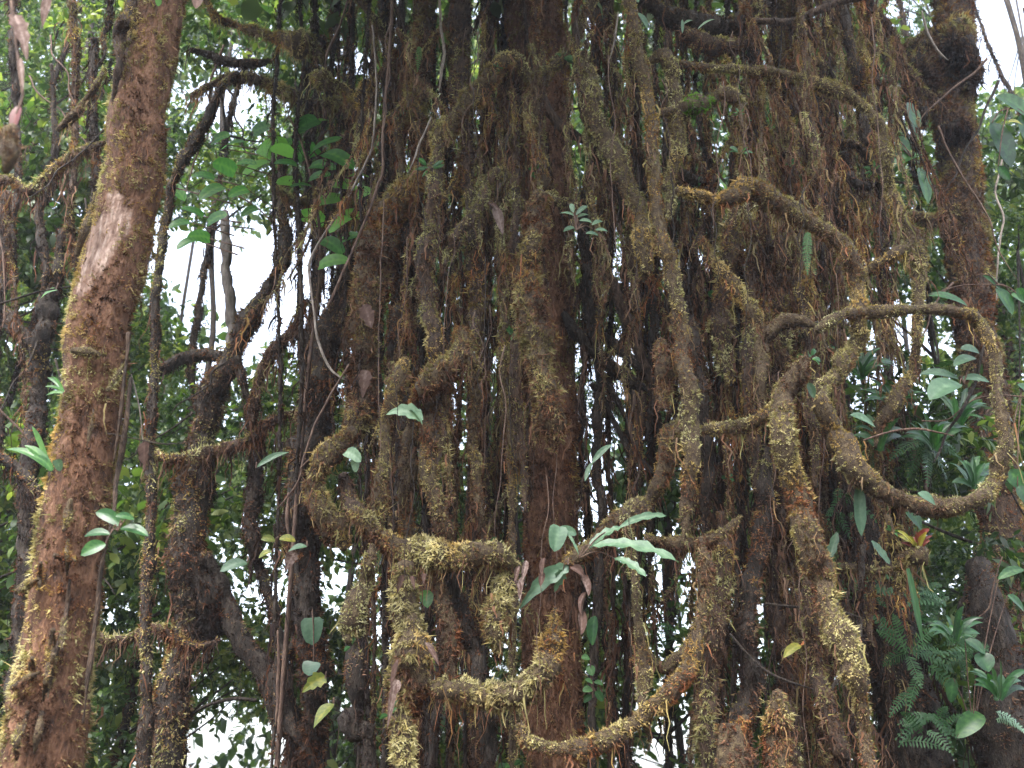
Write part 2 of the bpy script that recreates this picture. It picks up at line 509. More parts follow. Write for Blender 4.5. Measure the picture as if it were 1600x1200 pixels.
def plant(name, label, cat, Y, base, leaves, mat, group=None, shape='lance', stalk=True, tone=.5, jitter=.25, **kw):
    """leaves: (x0,y0,x1,y1,half width[,dY]) in photograph pixels"""
    b, s = P(base[0], base[1], Y)
    if cat == 'plant' and name == 'green_leaf':
        name = 'leafy_plant'
    root = thing(name, label, cat, b, group)
    for lf in leaves:
        x0, y0, x1, y1, w = lf[:5]
        dy = lf[5] if len(lf) > 5 else random.uniform(-.06, .06)
        a3, _ = P(x0, y0, Y + dy * .5); b3, s3 = P(x1, y1, Y + dy)
        lo = leaf_obj(root, a3, b3, w * s3, mat, shape=shape, tone=min(1, max(0, tone + random.uniform(-jitter, jitter))), **kw)
        if stalk and np.linalg.norm(a3 - b) > .01:
            mid = (a3 + b) / 2 + np.array([0, 0, .03])
            thin_tube(root, [b, mid, a3], 1.3 * s, .8 * s, TWIG, 'leaf_stalk')
    return root


def frond_mesh(a, b, w, n=16, bend=.15, seed=0, tone=.5, droop=.2):
    """a feathery frond: midrib with a pair of narrow leaflets at every step"""
    g = np.random.default_rng(seed)
    a, b = np.asarray(a, float), np.asarray(b, float)
    ax = b - a; ln = np.linalg.norm(ax); ax /= ln
    fc = np.array((g.normal(0, .4), -1, g.uniform(.1, .8)))
    sd = norm(np.cross(ax, fc)); up = np.cross(sd, ax)
    V, F, TT = [], [], []
    for k in range(n):
        t = (k + .8) / n
        c = a + ax * t * ln + np.array([0, 0, 1]) * bend * ln * 4 * t * (1 - t)
        lw = w * math.sin(math.pi * min(1, t * .8 + .17)) ** .8
        h = ln / n * .42
        for s in (-1, 1):
            d = norm(sd * s + ax * .35 - np.array([0, 0, 1]) * droop + g.normal(0, .1, 3))
            m = len(V)
            tip = c + d * lw
            V += [c - ax * h * .5, c + ax * h * .6, c + d * lw * .6 + ax * h * .8 + up * h * .2, tip, c + d * lw * .6 - ax * h * .7 + up * h * .2]
            F += [(m, m + 1, m + 2), (m, m + 2, m + 4), (m + 4, m + 2, m + 3)]
            TT += [min(1, max(0, tone + g.normal(0, .1)))] * 5
    # midrib
    k = 10
    t = np.linspace(0, 1, k)
    c = a[None] + ax[None] * (t * ln)[:, None]; c[:, 2] += bend * ln * 4 * t * (1 - t)
    m = len(V); wr = w * .05
    for j in range(k):
        V += [c[j] - sd * wr, c[j] + sd * wr]; TT += [tone + .15] * 2
    for j in range(k - 1):
        F += [(m + 2 * j, m + 2 * j + 1, m + 2 * j + 3), (m + 2 * j, m + 2 * j + 3, m + 2 * j + 2)]
    return np.array(V), np.array(F), np.clip(np.array(TT), 0, 1)


def fern(name, label, Y, base, fronds, mat=None, group=None, tone=.5, bend=.12, n=16):
    b, s = P(base[0], base[1], Y)
    root = thing(name, label, 'fern', b, group)
    for x0, y0, x1, y1, w in fronds:
        LSEED[0] += 1
        dy = random.uniform(-.12, .12)
        a3, _ = P(x0, y0, Y + dy * .3); b3, s3 = P(x1, y1, Y + dy)
        V, F, TT = frond_mesh(a3, b3, w * s3, n=n, bend=bend, seed=LSEED[0], tone=tone + random.uniform(-.15, .15))
        obj('frond', mesh_np('frond', V - b, F, TT), mat or LEAF_FERN, root)
    return root


def foliage_mesh(n, size, leaf, seed, droop=.35, narrow=.42, flat=.8):
    """one spray of small folded leaves set along drooping twigs"""
    g = np.random.default_rng(seed)
    nt = max(3, n // 9)
    c = norm(g.normal(size=(nt, 3))) * (g.random(nt) ** .45)[:, None] * size * np.array([1, 1, flat])
    dirs = norm(g.normal(size=(nt, 3)) + norm(c) * .8 + np.array([0, 0, -droop]))
    idx = np.repeat(np.arange(nt), 9)[:n]
    k = np.tile(np.arange(9), nt)[:n]
    n = len(idx)
    p = c[idx] + dirs[idx] * ((k - 3) * leaf * .42)[:, None] + g.normal(0, leaf * .12, (n, 3))
    d = norm(dirs[idx] * .5 + g.normal(0, .65, (n, 3)) + np.array([0, 0, -droop]))
    up = norm(g.normal(0, .55, (n, 3)) + np.array([0, -.15, 1]))
    s = norm(np.cross(d, up)); up = np.cross(s, d)
    L = leaf * g.choice([.5, .7, .85, 1.0, 1.25, 1.5], n) * g.uniform(.85, 1.15, n); W = L * narrow * g.uniform(.75, 1.15, n) * .5
    L, W = L[:, None], W[:, None]
    V = np.stack([p, p + d * L * .33 - s * W + up * W * .3, p + d * L * .68 - s * W * .75 + up * W * .25, p + d * L - up * W * .3,
                  p + d * L * .68 + s * W * .75 + up * W * .25, p + d * L * .33 + s * W + up * W * .3], 1).reshape(-1, 3)
    b = np.arange(n)[:, None] * 6
    F = (b[:, None] + np.array([[0, 1, 5], [1, 2, 5], [2, 4, 5], [2, 3, 4]])[None, :, :].reshape(1, 4, 3)).reshape(-1, 3)
    tone = np.repeat(np.clip(g.normal(.38, .17, n), 0, 1), 6)
    # twigs
    tv, tf = [], []
    m = len(V)
    for j in range(nt):
        a, e = c[j] - dirs[j] * leaf * 1.6, c[j] + dirs[j] * leaf * 2.2
        w = norm(np.cross(dirs[j], g.normal(size=3))) * leaf * .035
        w2 = np.cross(dirs[j], w)
        tv += [a - w, a + w, a + w2 * 1.7, e]; q = m + j * 4
        tf += [(q, q + 1, q + 3), (q + 1, q + 2, q + 3), (q + 2, q, q + 3)]
    return np.vstack([V, tv]), np.vstack([F, tf]), np.concatenate([tone, np.full(len(tv), .05)])


def copy_tree(o, parent=None):
    c = o.copy(); COL.objects.link(c)
    if parent is not None:
        c.parent = parent
    for ch in list(o.children):
        copy_tree(ch, c)
    return c

# ------------------------------------------------------------------ ground
def ground():
    xs = np.concatenate([-np.geomspace(150, 14, 20), np.linspace(-12, 12, 41), np.geomspace(14, 150, 20)])
    ys = np.concatenate([-np.geomspace(150, 6, 14), np.linspace(-4, 24, 57), np.geomspace(27, 150, 18)])
    X, Yy = np.meshgrid(xs, ys)
    p = np.stack([X.ravel(), Yy.ravel(), 0 * X.ravel()], 1)
    p[:, 2] = .06 * NZ(p, .35) + .03 * NZ2(p, 1.1) - .10
    nx, ny = len(xs), len(ys)
    i = np.arange(ny - 1)[:, None] * nx; j = np.arange(nx - 1)[None]
    Q = np.stack([i + j, i + j + 1, i + nx + j + 1, i + nx + j], -1).reshape(-1, 4)
    m = bark_mat("leaf_litter", (.018, .012, .008), (.06, .04, .022), (.09, .075, .03), scale=7, stretch=1, bump=.8)
    obj('ground', mesh_np('ground', p, None, quads=Q, smooth=True), m, None, 'structure')


ground()


def wob_pts(x0, y0, x1, y1, r0, r1, n=5, amp=6):
    out = []
    for k in range(n):
        t = k / (n - 1)
        a = 0 if k in (0, n - 1) else amp
        out.append((x0 + (x1 - x0) * t + random.uniform(-a, a), y0 + (y1 - y0) * t, r0 + (r1 - r0) * t))
    return out


# ------------------------------------------------------------------ far and middle thicket: trees with sprays of leaves
FOL = {}
for key, (n, size, leaf, dr, nar) in {'small': (620, .60, .074, .25, .48), 'mid': (460, .60, .108, .4, .5), 'long': (240, .55, .17, .5, .36),
                                      'far': (620, .85, .125, .3, .55)}.items():
    FOL[key] = []
    for v in range(3):
        V, F, TT = foliage_mesh(n, size, leaf, 40 + v + len(key) * 10, dr, nar)
        me = mesh_np('foliage', V, F, TT); me.materials.append(LEAF_BG); FOL[key].append(me)

HOLES = [(392, 440, 100), (340, 485, 58), (425, 380, 48), (378, 140, 50), (480, 330, 22), (1580, 40, 100), (408, 930, 42), (535, 925, 32), (347, 800, 20),
         (1055, 930, 38), (1020, 1040, 18), (1035, 1180, 42), (920, 715, 20), (950, 770, 20), (610, 590, 12), (440, 1185, 40), (950, 560, 26),
         (290, 1190, 40), (1080, 320, 14), (980, 410, 20), (1210, 950, 22), (1380, 30, 22), (600, 1010, 18), (330, 180, 22), (1475, 950, 14), (205, 1190, 24), (168, 955, 12), (520, 1140, 20), (335, 1130, 22), (1400, 520, 26), (1440, 575, 18), (1330, 1150, 22), (150, 205, 14), (50, 640, 12)]

REGION = lambda x: 'behind the bare-scarred trunk' if x < 290 else 'between the scarred trunk and the root curtain' if x < 590 else 'behind the hanging root curtain' if x < 1230 else 'around the right-hand trunk'


def thicket(layer, Y0, Y1, x0, x1, step, keys, nameword, labelword, scale, ntree, skip_p=.0, hole_f=.55):
    """trees of one depth band; their leaf sprays hang on branches from the nearest trunk"""
    trunks = []
    for k in range(ntree):
        tx = x0 + (x1 - x0) * (k + random.uniform(.2, .8)) / ntree
        Y = random.uniform(Y0, Y1)
        top, s = P(tx, -40, Y); bot = top.copy(); bot[2] = -.1; bot[0] += random.uniform(-1.2, 1.2)
        trunks.append((tx, Y, bot, top, s, []))
    y = -30
    while y < 1260:
        x = x0 + random.uniform(-.5, .5) * step
        while x < x1:
            cx, cy = x + random.uniform(-.42, .42) * step, y + random.uniform(-.42, .42) * step
            x += step
            Y = random.uniform(Y0, Y1)
            c, s = P(cx, cy, Y)
            sc = scale * random.uniform(.75, 1.25)
            rp = .6 * sc / s
            if random.random() < skip_p or any((cx - hx) ** 2 + (cy - hy) ** 2 < (hr + (hole_f + (.3 if hr > 60 else 0)) * rp) ** 2 for hx, hy, hr in HOLES if hr):
                continue
            if c[2] < .15:
                continue
            t = min(trunks, key=lambda t: abs(t[0] - cx) * s + abs(t[1] - Y) * .3)
            t[5].append((c, sc))
        y += step
    for tx, Y, bot, top, s, cl in trunks:
        if not cl:
            continue
        reg = REGION(tx)
        root = thing(nameword, f"{labelword} {reg}", 'tree', bot, f"{labelword.split(' ')[0]} thicket trees {reg}")
        n = 12
        tt = np.linspace(0, 1, n)[:, None]
        q = bot + (top - bot) * tt
        rr = np.linspace(.05, .028, n) * random.uniform(.7, 1.3)
        q = q + np.stack([NZ(q, .35), NZ2(q, .35), 0 * rr], 1) * .12
        q, rr = resample(q, rr, .3)
        V, Q, Tt = tube(q, rr, 7, .2)
        if layer == 'near':
            stem_part(root, None, Y, 'dark', 'trunk', DARKBARK, 8, .25, dens=.8, length=1.3, beard=50, world_pts=(q[::3], rr[::3]), tone_add=.05)
        else:
            obj('trunk', mesh_np('trunk', V - bot, Tt, quads=Q, smooth=True), DARKBARK, root)
        for c, sc in cl:
            z = max(.3, c[2] - random.uniform(.2, .9))
            k = int(np.argmin(abs(q[:, 2] - z)))
            a = q[k]
            mid = (a + c) / 2 + np.array([random.uniform(-.1, .1), random.uniform(-.1, .1), -.05])
            thin_tube(root, [a, mid, c], .018, .006, DARKBARK, 'branch', 4)
            f = obj('foliage', random.choice(FOL[random.choice(keys)]), None, root, 'stuff')
            f.location = c - bot
            f.rotation_euler = (random.uniform(-.35, .35), random.uniform(-.35, .35), random.uniform(0, 6.28))
            f.scale = (sc, sc, sc * random.uniform(.8, 1.15))


thicket('far', 15, 21, -120, 1720, 104, ['far'], 'thicket_tree', 'pale small-leaved tree deep in the thicket', 1.5, 9, .12, .40)
thicket('middle', 10, 13.5, -100, 1700, 80, ['small', 'small', 'mid'], 'thicket_tree', 'bushy mid-green tree standing farther back', 1.0, 9, .06, .4)
thicket('near', 7.4, 9.0, -80, 560, 78, ['mid', 'small', 'small'], 'thicket_tree', 'dark broad-leaved tree standing close', .85, 5, .05, .4)
thicket('near', 7.6, 9.2, 1280, 1700, 92, ['mid', 'long', 'small'], 'thicket_tree', 'dark broad-leaved tree standing close', .78, 4, .26, .5)
thicket('near', 8.0, 9.6, 540, 1300, 84, ['mid', 'small', 'small'], 'thicket_tree', 'dim leafy tree standing close', .85, 5, .45, .5)

# ------------------------------------------------------------------ the big trunks
# scarred trunk in front
TL_Y = 3.6
_sc, _ss = P(176, 400, TL_Y)


def scar_skip(b):
    d = b - (_sc + np.array([0, -.13, 0]))
    ax = np.array([.15, 0, 1]); lz = d[:, 2]; lx = d[:, 0] - lz * .17
    f = (lz / (88 * _ss)) ** 2 + (lx / (21 * _ss)) ** 2
    return (f + .75 * NZ2(b, 16) + .4 * NZ(b, 40) + rng.normal(0, .3, len(b)) < .95) & (d[:, 1] < .12)


q, r = px_path([(243, 0, 38), (228, 100, 40), (214, 200, 42), (200, 300, 45), (184, 400, 49), (167, 500, 46), (151, 600, 45), (136, 700, 47), (120, 800, 49),
                (104, 900, 52), (88, 1000, 55), (76, 1100, 59), (65, 1200, 62)], TL_Y)
tl = thing('tree', 'thick leaning trunk in orange-brown moss with a pale bare bark scar', 'tree', q[-1])
def scarred_bark(c):
    m = bark_mat("scarred_bark", (.022, .011, .007), (.085, .040, .021), (.17, .092, .055), scale=22, stretch=.45, bump=1.0)
    n, l = m.node_tree.nodes, m.node_tree.links
    b = next(x for x in n if x.type == 'BSDF_PRINCIPLED')
    src = b.inputs["Base Color"].links[0].from_socket
    tc = n.new("ShaderNodeTexCoord")
    sub = n.new("ShaderNodeVectorMath"); sub.operation = 'SUBTRACT'; sub.inputs[1].default_value = [float(v) for v in c]
    l.new(tc.outputs["Object"], sub.inputs[0])
    sp = n.new("ShaderNodeSeparateXYZ"); l.new(sub.outputs[0], sp.inputs[0])
    def mth(op, a_, b_):
        q_ = n.new("ShaderNodeMath"); q_.operation = op
        for k_, v_ in enumerate((a_, b_)):
            if isinstance(v_, (int, float)):
                q_.inputs[k_].default_value = v_
            else:
                l.new(v_, q_.inputs[k_])
        return q_.outputs[0]
    lx = mth('DIVIDE', mth('SUBTRACT', sp.outputs[0], mth('MULTIPLY', sp.outputs[2], .17)), 27 * _ss)
    lz = mth('DIVIDE', sp.outputs[2], 95 * _ss)
    rr_ = mth('ADD', mth('MULTIPLY', lx, lx), mth('MULTIPLY', lz, lz))
    nz = n.new("ShaderNodeTexNoise"); nz.inputs["Scale"].default_value = 16; nz.inputs["Detail"].default_value = 6
    l.new(tc.outputs["Object"], nz.inputs["Vector"])
    f = mth('ADD', rr_, mth('MULTIPLY', mth('SUBTRACT', nz.outputs["Fac"], .5), 2.6))
    mr = n.new("ShaderNodeMapRange"); mr.inputs[1].default_value = 1.15; mr.inputs[2].default_value = .45
    l.new(f, mr.inputs[0])
    n2 = n.new("ShaderNodeTexNoise"); n2.inputs["Scale"].default_value = 60; n2.inputs["Detail"].default_value = 5
    mp_ = n.new("ShaderNodeMapping"); mp_.inputs["Scale"].default_value = (1, 1, .2)
    l.new(tc.outputs["Object"], mp_.inputs[0]); l.new(mp_.outputs[0], n2.inputs["Vector"])
    rp = ramp_node(n, [(.3, (.10, .055, .04)), (.5, (.26, .175, .135)), (.7, (.46, .36, .30))]); l.new(n2.outputs["Fac"], rp.inputs[0])
    mx = n.new("ShaderNodeMixRGB"); l.new(mr.outputs[0], mx.inputs[0]); l.new(src, mx.inputs[1]); l.new(rp.outputs[0], mx.inputs[2])
    l.new(mx.outputs[0], b.inputs["Base Color"])
    return m


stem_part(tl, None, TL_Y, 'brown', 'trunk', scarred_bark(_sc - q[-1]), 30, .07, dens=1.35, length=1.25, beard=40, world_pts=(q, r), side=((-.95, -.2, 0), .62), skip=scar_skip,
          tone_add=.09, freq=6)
# ragged ledges of green moss, a stub and climbing stems on it
LED = []
for k in range(13):
    y_ = random.uniform(560, 1190); x_ = 160 - (y_ - 560) * .155 + random.uniform(-46, 12)
    LED.append((x_, y_ - random.uniform(15, 45), x_ - 8 + random.uniform(-8, 8), y_ + random.uniform(10, 30), random.uniform(5, 10), random.choice(['olive', 'gold', 'olive'])))
for (x0, y0, x1, y1, rr, pal) in LED + [(112, 548, 165, 556, 9, 'gold'), (165, 610, 200, 560, 7, 'pale'), (85, 868, 118, 876, 8, 'gold'), (25, 925, 60, 905, 8, 'olive'),
                             (118, 400, 150, 300, 7, 'olive'), (22, 1075, 60, 1050, 9, 'gold')]:
    stem_part(tl, [(x0, y0, rr * .6), ((x0 + x1) / 2, (y0 + y1) / 2, rr), (x1, y1, rr * .7)], TL_Y - .17, pal, 'moss_ledge', None, 7, .3, dens=1.3, length=.9)
for pts, pal in [([(204, 590, 4), (196, 660, 4.5), (184, 740, 5), (178, 800, 4), (160, 880, 4), (150, 960, 4), (138, 1050, 5), (130, 1130, 4)], 'bare'),
                 ([(200, 520, 4), (188, 640, 3), (178, 720, 3)], 'bare'),
                 ([(108, 905, 3), (104, 945, 3.5), (92, 1000, 4), (78, 1050, 4), (62, 1090, 5), (40, 1150, 5)], 'bare'),
                 ([(205, -2, 9), (196, 30, 10), (188, 60, 11), (186, 100, 8), (176, 160, 6)], 'brown')]:
    stem_part(tl, pts, TL_Y - .13, pal, 'clinging_root', BARK if pal == 'bare' else None, 7, .2, root=False) if False else stem_part(tl, pts, TL_Y - .13, pal, 'clinging_root', BARK if pal == 'bare' else None, 7, .2, dens=.6)

# central tree behind the roots
q, r = px_path([(838, 0, 45), (846, 150, 42), (851, 300, 40), (855, 450, 40), (859, 600, 41), (861, 750, 42), (863, 900, 43), (865, 1050, 45), (867, 1200, 48)], 5.7)
tc = thing('tree', 'straight reddish-brown trunk standing behind the curtain of mossy roots', 'tree', q[-1])
stem_part(tc, None, 5.7, 'rust', 'trunk', REDBARK, 26, .05, dens=.95, length=.9, beard=30, world_pts=(q, r), freq=4, tone_add=.02)
# right-hand trunk with the dark epiphyte mass
q, r = px_path([(1488, 0, 28), (1490, 100, 31), (1494, 200, 29), (1501, 300, 30), (1513, 400, 32), (1527, 520, 30), (1546, 650, 29), (1560, 780, 30), (1574, 900, 32), (1586, 1050, 37), (1594, 1200, 42)], 7.2)
tr = thing('tree', 'brown mossy trunk with a dark epiphyte mass high up, behind the looping vine', 'tree', q[-1])
stem_part(tr, None, 7.2, 'rust', 'trunk', BARK, 22, .1, dens=1.2, length=1.1, beard=24, world_pts=(q, r), freq=5, tone_add=.02)
for pts, pal in [([(1452, 50, 14), (1438, 90, 24), (1436, 135, 24), (1440, 175, 16), (1446, 200, 7)], 'dark'), ([(1470, 60, 20), (1500, 80, 30), (1518, 110, 18), (1512, 140, 8)], 'dark'),
                 ([(1470, 200, 10), (1500, 205, 24), (1520, 215, 10)], 'dark'), ([(1460, 55, 14), (1495, 50, 26), (1520, 58, 10)], 'olive')]:
    stem_part(tr, pts, 7.0, pal, 'epiphyte_mat', DARKBARK, 9, .45, dens=1.6, length=2.4, beard=450, tone_add=.05)
# dark trunk low on the right
q, r = px_path([(1296, 640, 18), (1310, 720, 30), (1338, 810, 38), (1372, 930, 42), (1402, 1050, 44), (1436, 1200, 50)], 5.9)
td = thing('tree', 'dark rough trunk overgrown with feathery ferns below the bromeliad', 'tree', q[-1])
stem_part(td, None, 5.9, 'dark', 'trunk', DARKBARK, 18, .25, dens=1.2, length=1.1, beard=60, world_pts=(q, r), freq=4)
q, r = px_path([(1530, 880, 26, .1), (1548, 960, 32), (1566, 1080, 38), (1578, 1200, 44)], 5.6)
t5 = thing('tree', 'short dark trunk in the lower corner with its broken top', 'tree', q[-1])
stem_part(t5, None, 5.6, 'dark', 'trunk', DARKBARK, 16, .25, dens=1.0, length=1.0, beard=40, world_pts=(q, r), freq=4)

def crown(root, cx, cy, z0, z1, rad, n, sc):  # out-of-view sprays added overhead to block top light and darken the depths
    o0 = np.array(root.location)
    for k in range(n):
        a = random.uniform(0, 6.28); rr = rad * random.random() ** .5
        c = np.array([cx + rr * math.cos(a), cy + rr * math.sin(a), random.uniform(z0, z1)])
        c[2] = max(c[2], 1.6 + .96 * c[1] + 1.3)
        hub = np.array([cx, cy, min(c[2] - .5, z0 + .3)])
        thin_tube(root, [hub, (hub + c) / 2 + np.array([0, 0, .2]), c], .035, .01, BARK, 'branch', 4)
        f = obj('foliage', random.choice(FOL['far']), None, root, 'stuff')
        f.location = c - o0; f.rotation_euler = (random.uniform(-.4, .4), random.uniform(-.4, .4), random.uniform(0, 6.28))
        s_ = sc * random.uniform(.8, 1.3); f.scale = (s_, s_, s_ * .8)


crown(tc, .3, 4.6, 7.4, 9.5, 3.4, 26, 1.4)
crown(tl, -1.7, 3.2, 6.4, 8.0, 1.8, 10, 1.2)
crown(tr, 3.6, 6.8, 9.6, 12.0, 2.4, 7, 1.3)

# middle-distance trees left of the root curtain
def tree_of(label, Y, limbs, group=None):
    q0, r0 = px_path(limbs[0][1], Y, 0)
    root = thing('tree', label, 'tree', q0[int(np.argmin(q0[:, 2]))], group)
    for k, (pal, pts, bark, kw) in enumerate(limbs):
        stem_part(root, pts, Y, pal, 'trunk' if k == 0 else 'limb', bark, 12, .2, **kw)
    return root


H = dict(dens=1.0, length=1.1, beard=60)
tree_of('forked grey-topped tree with a dark hairy base against the big sky gap', 7.0, [
    ('brown', [(440, 235, 8), (440, 320, 10), (448, 400, 13), (420, 450, 13), (385, 510, 17), (352, 575, 22), (325, 650, 26), (308, 740, 28), (300, 830, 30), (298, 920, 30), (280, 1030, 30), (262, 1200, 32)], DARKBARK, H),
    ('bare', [(352, 330, 9), (356, 400, 10), (358, 470, 11), (362, 520, 14), (350, 570, 16)], GREYBARK, dict(dens=.5)),
    ('dark', [(350, 560, 12), (310, 555, 12), (262, 572, 11), (235, 590, 8)], DARKBARK, dict(dens=.8, beard=60)),
    ('dark', [(325, 870, 16), (345, 930, 20), (380, 1000, 22), (415, 1055, 24), (448, 1120, 26), (468, 1200, 28)], DARKBARK, dict(dens=.6, beard=20)),
    ('dark', [(300, 860, 28), (318, 920, 24), (325, 980, 18), (322, 1035, 10)], DARKBARK, dict(dens=1.2, length=1.8, beard=220))])
tree_of('dark column-like trunk hung with brown moss just left of the root curtain', 6.6, [
    ('dark', [(548, 395, 16), (532, 470, 24), (510, 560, 28), (490, 660, 30), (474, 760, 30), (470, 860, 28), (482, 960, 22), (490, 1050, 21), (492, 1200, 22)], DARKBARK, dict(dens=1.3, length=1.5, beard=160, tone_add=.08)),
    ('dark', [(462, 1000, 8), (430, 1050, 12), (440, 1110, 14), (470, 1160, 14)], DARKBARK, dict(dens=.6))])
tree_of('thin dark mossy trunk with a crooked horizontal limb beside the left edge', 6.8, [
    ('dark', [(98, 360, 10), (84, 440, 14), (70, 520, 18), (58, 580, 18), (52, 700, 16), (40, 820, 15), (30, 950, 16), (20, 1200, 18)], DARKBARK, dict(dens=.9, beard=60)),
    ('dark', [(68, 560, 16), (40, 530, 14), (5, 492, 13), (-40, 470, 13)], DARKBARK, dict(dens=.9, beard=60)),
    ('dark', [(60, 500, 10), (72, 420, 8), (60, 330, 8), (88, 260, 7), (80, 100, 6)], DARKBARK, dict(dens=.9, beard=60))])
tree_of('dark double stem hung with brown threads below the sky gap', 6.9, [
    ('dark', [(392, 640, 12), (400, 730, 15), (398, 830, 13), (410, 900, 10), (440, 1000, 9), (452, 1200, 10)], DARKBARK, dict(dens=1.1, length=1.3, beard=200)),
    ('dark', [(372, 560, 8), (392, 640, 12)], DARKBARK, dict(dens=1.1, beard=60))])
tree_of('slender limb with grey moss leaning up beside the scarred trunk', 6.0, [
    ('brown', [(372, 112, 5), (345, 140, 7), (328, 180, 9), (305, 225, 11), (278, 262, 10), (262, 330, 8), (250, 420, 8), (235, 700, 9), (225, 1200, 12)], DARKBARK, dict(dens=.9, beard=40))])
for x, y, lab in [(20, 0, 0), (112, 0, 1), (148, 60, 2), (10, 300, 3)]:
    mossy('hanging_root', 'dim brown mossy root hanging among the leaves behind the scarred trunk', 'aerial root', random.choice(['brown', 'dark']), 6.3,
          wob_pts(x, y, x + random.uniform(-30, 15), y + random.uniform(350, 600), 7, 6, 7, 8), group='dim hanging roots at the left edge', dens=.9, length=1.3, beard=80)

b0 = thing('forest', 'unseen forest foliage around and behind the viewer, added to block low skylight', 'forest', (0, 0, 0))  # unseen leaf ring, added to cut low light from behind the camera
b0['kind'] = 'stuff'
for k in range(150):
    an = R(random.uniform(-150, 150)) - math.pi / 2
    if abs(math.cos(an)) > .93 and math.sin(an) > 0:
        continue
    d = random.uniform(5.5, 10)
    c = np.array([d * math.cos(an), d * math.sin(an) + .5, random.uniform(.5, 6.0)])
    if c[1] > 2.0:
        continue
    f = obj('foliage', random.choice(FOL['far']), None, b0, 'stuff')
    f.location = c; f.rotation_euler = (random.uniform(-.4, .4), random.uniform(-.4, .4), random.uniform(0, 6.28)); s_ = random.uniform(1.2, 1.9); f.scale = (s_, s_, s_)
for k in range(7):
    x = random.uniform(-10, 560); ya = random.choice([-2, -2, random.uniform(0, 300)]); Y = random.uniform(5.6, 7.2)
    if 300 < x < 470 and ya < 400:
        continue
    mossy('hanging_root', 'dim mossy string root hanging among the leaves left of the root curtain', 'aerial root', random.choice(['brown', 'dark', 'dark', 'tan']), Y,
          wob_pts(x, ya, x + random.uniform(-40, 25), ya + random.uniform(160, 520), random.uniform(2.5, 6), 2, 8, 9), group='dim hanging roots left of the curtain', dens=1.0, length=1.5, beard=110)

for lab, Y, pal, pts in [
    ('crooked mossy limb rising to the right behind the top of the scarred trunk', 6.0, 'brown', [(-30, 290, 8), (20, 282, 9), (48, 300, 9), (92, 262, 9), (128, 236, 8), (190, 215, 7)]),
    ('mossy limb sagging from the root mass towards the round backlit leaves', 6.6, 'olive', [(575, 340, 8), (540, 318, 9), (505, 312, 9), (470, 318, 8), (440, 300, 6), (420, 270, 4)]),
    ('wavy limb with drooping tufts across the dim thicket left of the column trunk', 6.8, 'brown', [(225, 700, 7), (270, 718, 9), (330, 705, 10), (385, 690, 9), (430, 655, 8), (470, 640, 6)]),
    ('low crooked limb with drooping tufts by the lower scarred trunk', 6.4, 'brown', [(120, 985, 7), (190, 1000, 9), (240, 980, 9), (300, 1010, 9), (345, 1000, 6)]),
    ('curved mossy limb over the small upper sky gap', 6.3, 'olive', [(300, 150, 5), (345, 128, 7), (392, 122, 9), (440, 140, 10), (490, 165, 10), (530, 160, 8), (560, 175, 5)]),
    ('slanting limb with a drooping tuft by the left edge', 6.2, 'dark', [(-30, 700, 9), (25, 730, 10), (70, 790, 9), (110, 830, 8)]),
    ('mossy limb forking down across the bright thicket beside the dark column trunk', 6.7, 'brown', [(480, 470, 8), (455, 520, 9), (430, 545, 10), (405, 600, 9), (395, 660, 8)]),
    ('limb reaching from the right-hand trunk towards the thin arch', 6.8, 'olive', [(1480, 330, 9), (1450, 345, 9), (1425, 335, 8), (1395, 350, 7), (1370, 380, 5)]),
    ('branch slanting above the thin arch by the right-hand trunk', 6.6, 'brown', [(1350, -2, 7), (1385, 40, 7), (1405, 95, 8), (1440, 140, 8), (1470, 160, 7)])]:
    mossy('mossy_limb', lab, 'branch', pal, Y, pts, dens=1.2, length=1.5, beard=230, tone_add=.05)

for lab, Y, spots in [('bushy mass of narrow-leaved epiphytes filling the inside of the loop', 6.0, [(1400, 600), (1460, 640), (1410, 690), (1480, 715), (1360, 650), (1520, 700), (1440, 745)]),
                      ('narrow-leaved leafy bush beside the foot of the right-hand trunk', 6.3, [(1500, 900), (1540, 980), (1480, 1010), (1530, 1090), (1500, 1160), (1580, 880)]),
                      ('leafy bush between the right-hand trunk and the right edge', 7.4, [(1590, 350), (1600, 450), (1610, 560), (1590, 640)])]:
    b_, s_ = P(spots[0][0], spots[0][1] + 40, Y)
    rt = thing('leafy_bush', lab, 'bush', b_)
    for x, y in spots:
        c_, _ = P(x + random.uniform(-10, 10), y, Y + random.uniform(-.25, .35))
        thin_tube(rt, [b_, (b_ + c_) / 2 + np.array([0, 0, -.05]), c_], .012, .005, DARKBARK, 'branch', 4)
        f = obj('foliage', random.choice(FOL['long'] + FOL['small']), None, rt, 'stuff')
        f.location = c_ - b_; f.rotation_euler = (random.uniform(-.4, .4), random.uniform(-.4, .4), random.uniform(0, 6.28)); k_ = random.uniform(.42, .6); f.scale = (k_, k_, k_)

# ------------------------------------------------------------------ mossy vines and roots that can be told apart
V_ = 'vine'; A_ = 'aerial root'
def M(name, label, cat, pal, Y, pts, **kw):
    kw.setdefault('beard', 30)
    kw.setdefault('thick', 1.0 if name in ('shaggy_root',) or 'heavy level' in label or 'lower mossy' in label or 'greenish clump' in label or 'big shaggy' in label else .86)
    kw['tone_add'] = kw.get('tone_add', 0) + (.06 if pal in ('brown', 'rust') else 0)
    if pal in ('gold', 'olive', 'pale', 'tan'):
        kw['tone_add'] = kw.get('tone_add', 0) + .10; kw['length'] = kw.get('length', 1) * .88
    return mossy(name, label, cat, pal, Y, pts, **kw)


